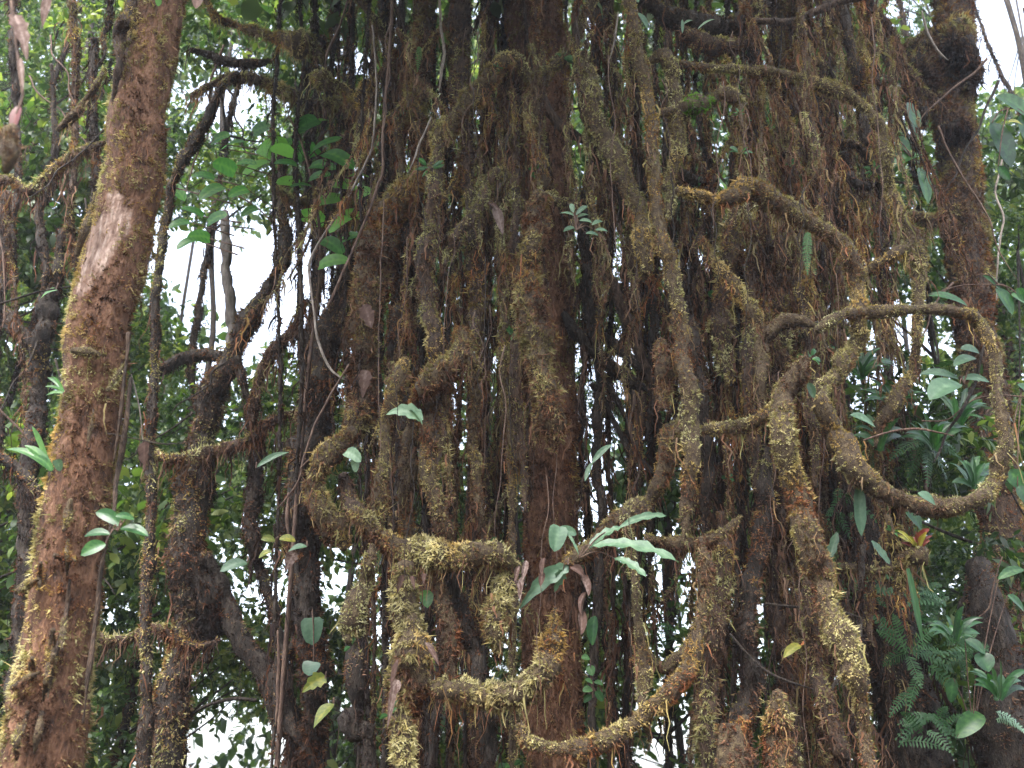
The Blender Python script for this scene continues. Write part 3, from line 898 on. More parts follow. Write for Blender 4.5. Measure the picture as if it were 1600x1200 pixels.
# --- the looping vine and its neighbours on the right
M('looping_vine', 'moss-furred vine bent into one big round loop', V_, 'olive', 4.5,
  [(1276, 516, 9), (1300, 500, 11), (1345, 489, 11), (1420, 484, 11), (1482, 484, 12), (1524, 500, 12), (1549, 540, 11), (1557, 590, 11), (1562, 640, 12), (1568, 700, 13), (1556, 750, 13),
   (1522, 781, 14), (1470, 794, 16), (1422, 787, 18), (1372, 765, 20), (1332, 728, 20), (1300, 680, 18), (1284, 640, 15), (1288, 605, 11)], dens=1.15, length=.75, beard=16, lump=.32, tone_add=-.04)
M('arching_branch', 'thin mossy branch arching from the dark canopy down to a pale furry knuckle', 'branch', 'tan', 4.9,
  [(1040, 98, 7), (1100, 104, 8), (1150, 108, 8), (1200, 112, 9), (1260, 124, 11), (1310, 142, 11), (1352, 168, 11), (1378, 205, 10), (1386, 250, 10), (1394, 300, 11), (1408, 345, 12), (1424, 378, 20), (1428, 410, 18),
   (1431, 450, 10), (1431, 520, 9), (1424, 580, 9), (1400, 625, 10), (1376, 665, 9), (1368, 700, 5)], dens=1.1, length=.9, beard=50, tone_add=.12)
M('mossy_branch', 'short furry branch running down left from the pale knuckle', 'branch', 'pale', 4.85,
  [(1424, 378, 14), (1404, 394, 13), (1375, 412, 11), (1348, 430, 9), (1330, 442, 6)], dens=1.1, beard=60)
M('arching_branch', 'golden furred branch arching over with a swollen clump at its start', 'branch', 'gold', 4.6,
  [(1058, 298, 9), (1085, 306, 10), (1115, 313, 11), (1142, 308, 14), (1165, 294, 23), (1188, 300, 22), (1215, 318, 18), (1260, 348, 17), (1298, 368, 17), (1324, 396, 15), (1338, 440, 15), (1342, 490, 15), (1334, 540, 15), (1312, 584, 14),
   (1288, 606, 15), (1278, 640, 13)], dens=1.2, length=1.0, beard=40)
b = M('mossy_branch', 'short level branch with a vivid green moss patch', 'branch', 'olive', 4.7, [(1030, 178, 8), (1062, 170, 9), (1082, 166, 10), (1112, 158, 12), (1140, 146, 13), (1156, 156, 11), (1158, 178, 6), (1160, 200, 4)], dens=1.1)
stem_part(b, [(1070, 166, 10), (1092, 163, 18), (1118, 156, 11)], 4.62, 'gold', 'green_patch', mossmat=GREENMOSS, dens=1.4, length=.8, mossname='green_moss')
M('mossy_vine', 'olive furry stem bending over at its top above the vivid green patch', V_, 'olive', 4.75,
  [(1016, 96, 10), (1036, 90, 13), (1052, 120, 14), (1062, 165, 13), (1060, 215, 12), (1052, 260, 13), (1048, 310, 12), (1044, 345, 8)], dens=1.1)
M('mossy_root', 'stout olive root slanting down to the right, mossy like a bottle brush', A_, 'olive', 4.8,
  [(905, 85, 16), (918, 120, 18), (930, 165, 18), (948, 215, 18), (964, 255, 18), (980, 300, 17), (998, 345, 16), (1008, 390, 16), (1010, 420, 14), (1006, 440, 6)], dens=1.1, length=.9)
M('mossy_vine', 'longest upright vine, beige-mossed from the top edge to the lance leaves', V_, 'pale', 4.45,
  [(982, 0, 10), (992, 60, 11), (1004, 130, 12), (1014, 200, 11), (1020, 270, 11), (1030, 340, 12), (1043, 400, 14), (1056, 460, 13), (1066, 530, 14), (1076, 600, 15), (1084, 660, 16), (1078, 730, 14), (1070, 790, 11), (1068, 850, 6)],
  dens=1.0, length=1.0, beard=60, tone_add=-.06)
M('mossy_branch', 'olive mossy branch linking the beige upright vine to the rusty clump', 'branch', 'olive', 4.6,
  [(1082, 676, 9), (1112, 672, 12), (1150, 668, 13), (1185, 656, 14), (1212, 640, 14), (1232, 606, 16), (1250, 584, 18), (1266, 566, 12)], dens=1.15, beard=60)
M('arching_vine', 'dark arched vine with a mossy crown like a walking cane', V_, 'olive', 4.7,
  [(1192, 640, 9), (1189, 590, 12), (1192, 545, 13), (1204, 518, 13), (1225, 504, 13), (1250, 500, 11), (1272, 508, 8)], dens=.9, length=.8, beard=60, tone_add=-.18)
M('mossy_branch', 'slanting branch golden along its top, ending at the cane-like vine', 'branch', 'gold', 4.75,
  [(1096, 372, 7), (1112, 402, 9), (1134, 434, 11), (1158, 466, 12), (1180, 494, 12), (1196, 518, 9)], dens=1.0, beard=120)
M('mossy_root', 'golden shaggy bottle-brush root in the lower right, thin brown tail', A_, 'gold', 4.3,
  [(1256, 556, 13), (1246, 580, 20), (1228, 628, 19), (1222, 680, 20), (1236, 730, 21), (1252, 785, 22), (1266, 840, 23), (1280, 890, 23), (1296, 945, 24), (1314, 1000, 24), (1334, 1045, 24), (1344, 1068, 18), (1350, 1100, 15), (1358, 1150, 15), (1364, 1200, 16)],
  dens=1.25, length=.98, beard=30, tone_add=-.12)
M('hanging_root', 'slim brown root passing straight down through the golden arch', A_, 'brown', 4.9,
  [(1250, 0, 6), (1256, 70, 7), (1258, 140, 8), (1270, 220, 9), (1278, 300, 9), (1284, 345, 8), (1268, 390, 10), (1258, 450, 12), (1262, 510, 13), (1264, 570, 12), (1268, 640, 12), (1275, 760, 10)], dens=1.1, beard=60, tone_add=.08)
# --- upper middle
M('mossy_branch', 'thick golden-brown branch elbow beside the top of the central trunk', 'branch', 'gold', 4.9,
  [(805, 86, 10), (782, 98, 17), (764, 124, 19), (742, 152, 20), (718, 182, 19), (700, 205, 17), (688, 232, 13), (682, 260, 10)], dens=1.1, beard=60, tone_add=-.09)
M('mossy_root', 'light olive root dropping from the golden elbow down the trunk', A_, 'pale', 4.95,
  [(792, 88, 9), (808, 98, 11), (826, 128, 12), (838, 175, 12), (840, 225, 12), (845, 270, 13), (852, 300, 14), (866, 312, 10), (895, 318, 8), (915, 325, 5)], dens=1.1, tone_add=-.08)
M('mossy_vine', 'olive vine crossing the trunk face diagonally near the top', V_, 'olive', 5.1,
  [(925, 0, 8), (910, 35, 9), (897, 70, 10), (880, 92, 12), (864, 110, 12), (848, 134, 10), (840, 160, 7)], dens=1.0)
M('bare_vine', 'dark thin vine sagging in a U across the trunk', V_, 'bare', 5.0,
  [(846, 140, 6), (852, 165, 8), (868, 190, 8), (890, 208, 8), (912, 217, 8), (932, 214, 9), (924, 195, 9), (912, 175, 8), (908, 130, 8), (900, 70, 7), (902, 0, 7)], dens=.8, tone_add=-.05)
M('dark_root', 'dark smooth root running close under the bottle-brush root', A_, 'dark', 4.95, [(930, 214, 9), (946, 245, 10), (960, 285, 9), (972, 320, 8), (960, 345, 6)], dens=.6)
M('mossy_root', 'red-brown root hanging from the elbow, furry gold further down', A_, 'brown', 4.8,
  [(686, 225, 10), (680, 262, 12), (678, 305, 14), (672, 350, 13), (666, 398, 14), (668, 450, 16), (674, 500, 17), (680, 545, 17), (684, 585, 16), (682, 630, 14), (688, 680, 12), (680, 740, 9)], dens=1.1, beard=60, tone_add=.06)
M('mossy_root', 'brown slanting root bridging two upright roots above the shaggy knot', A_, 'brown', 4.95,
  [(775, 265, 8), (758, 298, 11), (742, 328, 11), (722, 362, 11), (704, 390, 10), (694, 415, 7)], dens=1.1, beard=50, tone_add=.08)
M('hanging_root', 'long straight brown root from the top edge to the shaggy knot', A_, 'brown', 5.1,
  [(716, 0, 17), (718, 60, 18), (722, 130, 16), (732, 210, 17), (734, 285, 14), (736, 350, 13), (741, 410, 15), (746, 470, 14), (744, 520, 10), (748, 560, 8)], dens=1.0, length=1.1, beard=60)
M('shaggy_root', 'two-lobed shaggy tan moss mass hanging against the trunk', A_, 'tan', 4.75,
  [(846, 300, 14), (840, 340, 18), (832, 380, 16), (826, 425, 20), (830, 470, 21), (838, 520, 22), (840, 560, 19), (846, 600, 17), (858, 645, 18), (862, 680, 14), (864, 706, 5)], dens=1.25, length=1.5, beard=160)
M('shaggy_root', 'narrow tan lobe hanging left of the two-lobed moss mass', A_, 'tan', 4.78, [(822, 440, 12), (824, 500, 13), (828, 560, 12), (832, 610, 11), (836, 660, 8), (838, 690, 4)], dens=1.2, length=1.4, beard=120)
M('shaggy_knot', 'bulging reddish moss knot with a pointed top on the root curtain', A_, 'rust', 4.7,
  [(718, 512, 5), (716, 532, 18), (718, 555, 27), (700, 572, 24), (680, 590, 20), (660, 610, 17), (645, 626, 11), (638, 648, 7)], dens=1.3, length=1.3, beard=160, tone_add=.12)
M('mossy_stub', 'mossy stub poking out to the right of the reddish knot', A_, 'tan', 4.68, [(715, 560, 20), (738, 566, 16), (754, 576, 10)], dens=1.3, length=1.1, beard=100)
M('hanging_root', 'thin red-brown root hanging straight below the reddish knot', A_, 'rust', 4.9,
  [(742, 570, 8), (744, 620, 9), (741, 680, 9), (746, 730, 10), (746, 790, 10), (752, 840, 10), (756, 880, 8)], dens=1.0, beard=50, tone_add=.05)
M('hanging_root', 'olive-edged thin root hanging just left of the central trunk', A_, 'olive', 5.1,
  [(778, 300, 6), (784, 400, 8), (788, 480, 9), (790, 560, 9), (794, 640, 9), (798, 740, 8), (800, 850, 7), (802, 1000, 7), (800, 1200, 8)], dens=1.0, beard=30, tone_add=-.1)
M('mossy_root', 'brown rope of root left of the tan moss mass, running down past the dead leaves', A_, 'brown', 5.0,
  [(800, 110, 8), (806, 200, 9), (804, 300, 9), (806, 400, 10), (808, 500, 10), (806, 620, 10), (815, 720, 10), (822, 800, 8)], dens=1.0, beard=50, tone_add=.03)
# --- the ragged root mass on the left of the curtain
M('root_mass', 'ragged brown mass of dead rootlets forming the left shoulder of the curtain', A_, 'rust', 5.2,
  [(655, 270, 16), (632, 310, 26), (608, 350, 32), (590, 400, 32), (580, 450, 30), (575, 500, 26), (574, 550, 22), (566, 600, 22), (558, 650, 22), (548, 690, 18)], dens=1.3, length=1.5, beard=200, tone_add=-.03)
M('root_mass', 'second ragged root bundle filling the gap beside the left shoulder', A_, 'dark', 5.25,
  [(640, 300, 14), (636, 370, 24), (634, 440, 24), (632, 500, 20), (622, 560, 16), (628, 630, 14), (634, 700, 14), (640, 780, 13)], dens=1.4, length=1.6, beard=200, tone_add=.13)
M('mossy_root', 'greenish clump of moss bulging out at the left edge of the curtain', A_, 'gold', 4.8,
  [(556, 672, 10), (540, 688, 15), (520, 708, 19), (502, 735, 20), (497, 765, 20), (508, 800, 22), (528, 832, 22), (535, 858, 12)], dens=1.25, length=1.2, beard=80, tone_add=-.08)
M('mossy_root', 'short curved root from the greenish bulge to the level mossy branch', A_, 'brown', 4.8, [(540, 740, 11), (548, 775, 13), (562, 805, 14), (585, 825, 15), (610, 845, 12)], dens=1.2, beard=60, tone_add=.12)
M('mossy_root', 'golden-olive root hanging under the pale curled leaf', A_, 'gold', 4.75,
  [(632, 560, 8), (624, 585, 13), (612, 622, 13), (604, 660, 12), (598, 700, 13), (593, 750, 13), (590, 800, 14), (590, 845, 12)], dens=1.2, beard=50, tone_add=-.1)
M('fibrous_root', 'purplish-brown stringy root below the reddish knot', A_, 'rust', 4.8,
  [(668, 630, 12), (668, 670, 14), (672, 720, 13), (680, 770, 13), (692, 820, 13), (700, 860, 10)], dens=1.0, beard=120, tone_add=.05)
M('hanging_root', 'orange-tinged furry root between the pale curled leaf and the stringy root', A_, 'tan', 4.82, [(690, 590, 12), (692, 630, 14), (690, 670, 13), (700, 730, 7), (706, 790, 4)], dens=1.2, length=1.3, beard=140, tone_add=-.02)
M('hanging_root', 'dark olive root behind the pale curled leaf', A_, 'olive', 5.0, [(640, 650, 11), (642, 700, 15), (640, 760, 15), (636, 820, 15), (640, 870, 12)], dens=1.0, beard=80, tone_add=-.25)
M('mossy_branch', 'heavy level branch cushioned in golden moss low in the curtain', 'branch', 'gold', 4.6,
  [(548, 795, 10), (572, 820, 15), (600, 846, 20), (632, 860, 22), (668, 868, 24), (705, 872, 24), (738, 868, 22), (768, 866, 20), (790, 882, 16), (815, 890, 10)], dens=1.25, length=1.25, beard=120, tone_add=-.03)
M('hanging_beard', 'ragged golden-brown moss beard under the level branch', A_, 'tan', 4.62, [(778, 872, 14), (785, 905, 19), (778, 945, 19), (772, 985, 16), (776, 1020, 8)], dens=1.25, length=1.5, beard=200)
M('mossy_root', 'pale green furry root dropping from the left end of the level branch to a bulb', A_, 'pale', 4.55,
  [(582, 850, 10), (577, 880, 13), (569, 905, 13), (560, 932, 15), (550, 960, 22), (544, 985, 22), (542, 1002, 13)], dens=1.2, length=1.05, beard=40, tone_add=-.05)
M('dark_root', 'dark smooth stem under the pale green bulb, kinking to the bottom edge', A_, 'dark', 4.6,
  [(542, 995, 14), (549, 1030, 14), (553, 1070, 14), (556, 1105, 13), (540, 1125, 17), (556, 1150, 14), (576, 1200, 13)], dens=.8, beard=30)
M('shaggy_root', 'thick reddish root under the level branch with a big shaggy ball', A_, 'rust', 4.5,
  [(634, 880, 16), (630, 920, 18), (628, 955, 20), (640, 985, 26), (648, 1020, 37), (645, 1060, 36), (634, 1095, 22), (628, 1130, 17), (628, 1200, 18)], dens=1.35, length=1.45, beard=150, tone_add=.1)
M('dark_root', 'stout dark root slanting down right from the level branch', A_, 'dark', 4.75, [(698, 885, 14), (712, 930, 18), (732, 980, 19), (752, 1020, 18), (756, 1060, 16), (765, 1200, 16)], dens=.9, beard=40, tone_add=.05)
M('fibrous_root', 'purplish-brown root dropping to the lower mossy branch', A_, 'rust', 4.65, [(684, 880, 12), (692, 940, 13), (700, 1000, 13), (706, 1045, 12), (712, 1080, 10)], dens=1.0, beard=60)
M('mossy_branch', 'lower mossy branch rising right to the moss-hung trunk', 'branch', 'gold', 4.5,
  [(672, 1074, 10), (700, 1078, 14), (735, 1084, 19), (768, 1088, 21), (800, 1086, 21), (826, 1074, 21), (846, 1048, 19), (858, 1018, 16), (864, 985, 12), (866, 950, 8)], dens=1.25, length=1.3, beard=150, tone_add=-.08)
M('mossy_branch', 'curved mossy branch sweeping up right from the bottom of the trunk', 'branch', 'gold', 4.45,
  [(806, 1132, 8), (822, 1158, 13), (852, 1168, 16), (888, 1171, 17), (932, 1161, 17), (972, 1142, 17), (1005, 1120, 16), (1034, 1097, 15), (1060, 1067, 14), (1080, 1033, 14), (1091, 995, 14), (1097, 940, 14), (1098, 885, 13), (1094, 840, 9)],
  dens=1.15, beard=60, tone_add=-.12)
M('hanging_root', 'thin beige root hanging to the curved mossy branch', A_, 'pale', 4.5, [(975, 800, 6), (985, 870, 8), (994, 940, 8), (1000, 1010, 9), (1006, 1070, 11), (1010, 1120, 10), (1016, 1160, 5)], dens=1.0, beard=50, tone_add=-.12)
M('dark_root', 'small dark U-shaped root in front of the lower sky gap', A_, 'olive', 4.7, [(1000, 1000, 7), (1018, 1026, 8), (1036, 1046, 7), (1056, 1028, 9), (1074, 1005, 10), (1088, 970, 8)], dens=.9, beard=30, tone_add=-.15)
M('mossy_branch', 'rusty orange branch sagging between the lance leaves and the brown roots', 'branch', 'rust', 4.6,
  [(1008, 838, 7), (1030, 846, 10), (1058, 851, 12), (1088, 850, 12), (1115, 840, 12), (1142, 826, 11), (1160, 806, 8)], dens=1.15, beard=110, tone_add=.12)
M('mossy_limb', 'green-topped limb with a reddish bare section behind the lance leaves', 'branch', 'gold', 4.7,
  [(880, 892, 10), (902, 872, 15), (932, 848, 18), (962, 824, 19), (990, 804, 19), (1012, 782, 18), (1026, 750, 18), (1038, 716, 19), (1050, 684, 19), (1064, 655, 12)], dens=1.15, beard=60, tone_add=-.1)
M('shaggy_root', 'short shaggy brown tuft hanging beside the beige upright vine', A_, 'tan', 4.6, [(1034, 528, 9), (1038, 545, 16), (1040, 575, 17), (1036, 610, 16), (1036, 640, 9)], dens=1.25, length=1.3, beard=120)
for lab, Y, pal, pts, ta in [
    ('brown root behind the slanting golden-topped branch', 5.0, 'brown', [(1146, 318, 16), (1144, 380, 17), (1132, 450, 17), (1134, 520, 17), (1142, 570, 17), (1146, 600, 12)], .1),
    ('brown root hanging right of the slanting golden-topped branch', 5.0, 'brown', [(1180, 350, 10), (1178, 420, 12), (1174, 500, 13), (1172, 570, 13), (1176, 650, 11), (1180, 760, 10)], .08),
    ('dark crooked root just right of the beige upright vine', 5.0, 'dark', [(1062, 440, 10), (1072, 490, 12), (1086, 530, 12), (1090, 580, 11), (1098, 640, 11), (1104, 720, 11), (1100, 830, 11)], .06),
    ('thick brown root below the rusty orange branch', 4.8, 'brown', [(1128, 800, 12), (1130, 870, 16), (1122, 940, 17), (1112, 1000, 17), (1104, 1070, 17), (1106, 1200, 18)], .05),
    ('dark root with dripping moss by the bottom right twig', 4.9, 'dark', [(1200, 700, 12), (1190, 800, 16), (1180, 900, 18), (1172, 1000, 20), (1165, 1100, 20), (1160, 1200, 22)], .1),
    ('brown drooping root ending in fringes near the bottom edge', 4.7, 'brown', [(1262, 880, 9), (1266, 960, 12), (1276, 1030, 15), (1288, 1090, 17), (1300, 1140, 17), (1314, 1185, 12), (1320, 1200, 8)], .02),
    ('brown fringed clump at the bottom under the dark twig', 4.6, 'tan', [(1212, 1080, 14), (1215, 1130, 22), (1216, 1200, 24)], -.12),
    ('spiky brown moss clump at the bottom beside the curved branch', 4.6, 'tan', [(1165, 1120, 10), (1150, 1150, 24), (1142, 1200, 30)], -.05),
    ('leaning dark root between the two bottom sky gaps', 4.9, 'dark', [(1090, 1020, 10), (1100, 1080, 12), (1118, 1140, 14), (1136, 1200, 14)], .05),
    ('upright brown root behind the golden bottle-brush root', 5.2, 'brown', [(1222, 300, 10), (1225, 420, 12), (1222, 540, 12), (1215, 760, 14), (1210, 900, 14), (1225, 1040, 13), (1235, 1200, 14)], 0),
    ('mossy brown root just under the golden arch clump', 5.1, 'brown', [(1192, 330, 10), (1205, 400, 12), (1212, 470, 12), (1208, 500, 8)], .1)]:
    M('hanging_root', lab, A_, pal, Y, pts, dens=1.15, length=1.25, beard=110, tone_add=ta)
# --- dark crossing stems seen right of the trunk
for lab, pts, pal in [
    ('black slanting root crossing low behind the trunk towards the twigs', [(880, 490, 8), (900, 520, 11), (940, 560, 13), (985, 596, 11), (1015, 610, 7)], 'dark'),
    ('grey-brown slanting root from the upper sky speck to the crossing', [(930, 395, 8), (945, 425, 10), (963, 452, 10), (978, 500, 10), (998, 548, 10), (1016, 590, 9), (1030, 640, 7)], 'bare'),
    ('dark stem slanting parallel under the grey-brown root', [(915, 495, 6), (930, 514, 8), (972, 550, 8), (1014, 588, 8), (1040, 620, 6)], 'dark'),
    ('thin black stem zigzagging down from the crossing', [(942, 585, 5), (958, 615, 6), (976, 648, 6), (986, 664, 7), (1000, 720, 5)], 'dark'),
    ('thin dark stem slanting into the sky gap by the blade leaf', [(925, 600, 5), (944, 628, 6), (972, 682, 6), (992, 712, 6), (1014, 734, 5), (1030, 750, 4)], 'dark'),
    ('upright black stem right beside the trunk', [(912, 300, 7), (914, 400, 9), (920, 470, 10), (931, 545, 10), (938, 600, 10), (931, 660, 9), (932, 740, 9), (938, 800, 8), (930, 1000, 8), (925, 1200, 8)], 'dark'),
    ('dark upright root left of the olive tuft', [(985, 320, 8), (987, 400, 10), (995, 460, 11), (998, 520, 9), (1000, 640, 8), (1002, 760, 8)], 'brown'),
    ('dark knotted root under the olive tuft', [(1014, 430, 8), (1018, 480, 9), (1021, 510, 9), (1018, 600, 8), (1012, 690, 7)], 'dark'),
    ('black bare root slanting down right under the olive link branch', [(1096, 692, 6), (1112, 712, 8), (1134, 728, 8), (1155, 748, 7), (1172, 764, 5)], 'dark'),
    ('black slanting root crossing behind the hanging beard', [(755, 500, 9), (775, 530, 10), (800, 560, 10), (812, 590, 6)], 'dark')]:
    M('crossing_root', lab, A_, pal, 5.5, pts, dens=.8, length=.8, beard=20)
# --- upper left of the curtain
M('root_mass', 'column of dead fibres hanging under the dark stem at the top', A_, 'rust', 5.2,
  [(660, -2, 11), (666, 40, 13), (664, 90, 14), (656, 135, 17), (646, 170, 20), (654, 205, 19), (664, 240, 15), (660, 280, 12)], dens=1.2, length=1.5, beard=200, tone_add=-.05)
M('mossy_root', 'thin olive-edged root curving off the column of dead fibres', A_, 'olive', 5.15, [(648, 140, 7), (630, 165, 7), (620, 190, 7), (624, 240, 6), (630, 300, 5)], dens=1.0, beard=40, tone_add=-.1)
M('mossy_branch', 'branch end capped with pale moss tufts before the bright leaves', 'branch', 'pale', 6.0,
  [(320, -2, 5), (334, 22, 6), (348, 34, 7), (374, 42, 7), (402, 50, 8), (440, 62, 12), (464, 68, 20), (486, 74, 18), (504, 88, 8)], dens=1.2, length=1.2, beard=90, tone_add=.02)
M('mossy_branch', 'drooping branch with two furry bumps and a dark hanging tail', 'branch', 'pale', 5.9,
  [(492, 118, 10), (506, 124, 15), (528, 132, 10), (545, 150, 11), (556, 168, 10), (566, 150, 14), (574, 136, 15), (578, 170, 14), (570, 205, 14), (565, 245, 12), (562, 262, 6)], dens=1.2, length=1.2, beard=90, tone_add=-.06)
M('mossy_branch', 'thin dark branch over the sky speckles near the top', 'branch', 'dark', 6.1, [(296, 78, 5), (330, 86, 7), (352, 94, 8), (400, 98, 7), (430, 92, 5)], dens=1.1, beard=120, tone_add=.15)
M('mossy_branch', 'short mossy branch poking down from the top edge', 'branch', 'olive', 5.6, [(562, -2, 7), (586, 32, 8), (600, 66, 7), (606, 82, 3)], dens=1.0, beard=60, tone_add=-.12)
M('mossy_branch', 'small forked olive branch beside the upper part of the scarred trunk', 'branch', 'olive', 5.0, [(162, 108, 5), (147, 138, 6), (132, 158, 7), (117, 177, 8), (100, 193, 6), (88, 204, 4)], dens=1.1, beard=60)
# --- upper right
for lab, pts, pal, Y, ta in [
    ('dark smooth branch slanting out at the top edge', [(1160, 38, 5), (1190, 34, 6), (1226, 34, 7), (1268, 22, 7), (1312, 4, 6), (1340, -2, 6)], 'bare', 5.0, 0),
    ('knotted dark vine hanging inside the thin arch', [(1308, -2, 9), (1316, 30, 9), (1326, 68, 10), (1336, 104, 10), (1344, 140, 11), (1350, 180, 9), (1350, 220, 9), (1360, 252, 11), (1372, 275, 10), (1376, 310, 6)], 'dark', 5.3, .12),
    ('dark hooked vine joining the knotted one from the left', [(1266, 130, 7), (1272, 165, 9), (1280, 205, 9), (1308, 225, 9), (1340, 230, 9), (1366, 262, 8)], 'dark', 5.25, .1),
    ('small dark twisted vine under the hooked one', [(1318, 240, 7), (1324, 262, 8), (1326, 282, 8), (1352, 292, 8), (1370, 280, 7)], 'dark', 5.25, .06),
    ('dark drooping tuft beside the thin arch', [(1312, 290, 8), (1300, 302, 13), (1296, 325, 13), (1312, 350, 11), (1318, 375, 5)], 'dark', 5.3, .06),
    ('short mossy twig under the top of the thin arch', [(1262, 66, 6), (1268, 84, 6), (1280, 98, 8), (1294, 106, 6)], 'olive', 5.1, 0),
    ('slanting mossy root between the arch and the loop', [(1378, 505, 5), (1390, 530, 6), (1404, 555, 6), (1414, 575, 5)], 'olive', 5.0, -.25),
    ('thin upright stem inside the loop', [(1374, 490, 3), (1374, 540, 3.5), (1372, 590, 3)], 'olive', 5.0, -.2),
    ('furry brown root slanting down left inside the loop', [(1415, 596, 9), (1402, 618, 12), (1386, 642, 11), (1370, 662, 7)], 'tan', 5.0, 0),
    ('pale mossy perch below the bromeliad', [(1384, 806, 7), (1394, 835, 9), (1402, 858, 11), (1424, 862, 15), (1440, 872, 17), (1448, 880, 10)], 'pale', 5.0, -.02),
    ('thin level mossy branch left of the bromeliad perch', [(1292, 888, 6), (1320, 887, 8), (1350, 890, 8), (1384, 892, 10), (1400, 884, 8)], 'pale', 5.0, -.08),
    ('mossy beard trailing from the bromeliad perch', [(1406, 868, 12), (1410, 900, 11), (1406, 930, 7), (1404, 950, 4)], 'tan', 5.0, .1),
    ('slim dark hanging root left of the bromeliad perch', [(1338, 800, 5), (1346, 850, 6), (1348, 900, 6), (1345, 960, 7), (1340, 1010, 6)], 'dark', 4.8, .1),
    ('fringed thin root hanging under the level mossy branch', [(1364, 895, 6), (1364, 940, 7), (1360, 985, 6), (1366, 1010, 4)], 'brown', 5.0, .05),
    ('tangled dark root beam across the top of the curtain', [(1000, -2, 14), (1040, 26, 18), (1090, 40, 20), (1140, 38, 18), (1180, 20, 16), (1200, -2, 14)], 'dark', 5.3, .1),
    ('second tangled root beam below the top one', [(1060, 40, 12), (1090, 66, 18), (1130, 72, 18), (1165, 64, 14), (1180, 40, 10)], 'brown', 5.25, -.05),
    ('dark mossy branch stub under the tangled beams', [(1060, 270, 8), (1084, 280, 10), (1106, 286, 9), (1112, 262, 8), (1100, 230, 8)], 'dark', 5.2, .1),
    ('brown furry root at the far right corner', [(1528, 850, 10), (1530, 880, 15), (1536, 910, 15), (1540, 940, 8)], 'brown', 6.6, .1)]:
    M('mossy_vine', lab, V_, pal, Y, pts, dens=1.1, length=1.1, beard=100, tone_add=ta)

# ------------------------------------------------------------------ the rest of the curtain: roots one cannot tell apart
ZONES = [('left', 560, 800, 5.3, 6.6, 22, 'thin mossy root in the crowd of roots left of the central trunk', 'roots crowded left of the central trunk'),
         ('right', 915, 1090, 5.6, 7.0, 16, 'thin dark root in the crowd of roots right of the central trunk', 'roots crowded right of the central trunk'),
         ('far', 1085, 1290, 5.2, 6.8, 20, 'brown mossy root in the crowd behind the golden arch', 'roots crowded behind the golden arch'),
         ('edge', 1290, 1400, 5.6, 6.8, 7, 'slender root behind the loop and thin arch', 'slender roots behind the loop'),
         ('gap', 430, 560, 6.0, 7.2, 7, 'slender root left of the ragged root mass', 'slender roots left of the root mass')]
SKYGAPS = [(1055, 930, 34), (1035, 1180, 36), (920, 715, 16), (950, 770, 14), (950, 560, 22), (980, 410, 16), (610, 590, 8), (1210, 950, 16), (1020, 1040, 12), (1085, 320, 10), (535, 925, 26), (1400, 540, 40)]
LOOK = {'dark': 'blackish', 'brown': 'brown', 'rust': 'reddish-brown', 'bare': 'almost bare', 'olive': 'olive-mossed', 'tan': 'tan fuzzy'}
MARKS = [(560, 'left of the ragged root mass'), (640, 'behind the ragged root mass'), (720, 'behind the reddish moss knot'), (815, 'just left of the central trunk'), (905, 'in front of the central trunk'),
         (1000, 'just right of the central trunk'), (1090, 'behind the beige upright vine'), (1190, 'behind the slanting golden-topped branch'), (1290, 'behind the golden bottle-brush root'), (9999, 'behind the round loop')]


def look_label(kind, pal, rr, x, y=None):
    mk = next(m for lim, m in MARKS if x < lim)
    size = 'thin' if rr < 6 else 'stout' if rr >= 9 else 'middling'
    hi = '' if y is None else ' high in the curtain' if y < 330 else ' low in the curtain' if y > 660 else ' halfway up the curtain'
    sz = '' if kind == 'rootlet' else size + ' '
    return f"{sz}{LOOK[pal]} crooked {kind} {mk}{hi}" if kind == 'rootlet' else f"{sz}{LOOK[pal]} {kind} hanging {mk}", f"{sz}{LOOK[pal]} {kind}s {mk}{hi}"


for z, x0, x1, Y0, Y1, n, lab, grp in ZONES:
    for k in range(n):
        x = x0 + (x1 - x0) * (k + random.random()) / n
        Y = random.uniform(Y0, Y1)
        ya = random.choice([-2, -2, -2, random.uniform(20, 500)]); yb = random.choice([1200, 1200, random.uniform(500, 1150)])
        if yb - ya < 250:
            yb = 1200
        rr = random.choice([3, 4, 4, 5, 6, 7, 9]) * (1 if z != 'gap' else .7)
        lean = (x - 800) * .06 + random.uniform(-25, 25)
        pts = wob_pts(x - lean * .5 * (1 - ya / 1200), ya, x + lean * (yb / 1200) * .7, yb, rr * random.uniform(.7, 1), rr * random.uniform(.8, 1.2), 8, 9)
        # a root stops short where the photograph shows open sky below it
        for gx, gy, gr in SKYGAPS:
            for a in range(len(pts)):
                if abs(pts[a][0] - gx) < gr + rr and abs(pts[a][1] - gy) < 90 and random.random() < .85:
                    if gy > 600:
                        pts = pts[:max(2, a)]
                    break
            else:
                continue
            break
        if len(pts) < 3:
            continue
        pal = random.choice({'left': ['brown', 'rust', 'dark', 'dark'], 'right': ['dark', 'dark', 'bare', 'brown'], 'far': ['brown', 'rust', 'dark', 'dark'],  # frequent dark picks put the shade of the deep gaps into root colour
                             'edge': ['olive', 'dark', 'brown'], 'gap': ['dark', 'brown']}[z])
        lab, grp = look_label('root', pal, rr, x)
        mossy('hanging_root', lab, A_, pal, Y, pts, group=grp, dens=.75, length=1.25, beard=70, tone_add=-.02, sides=7)

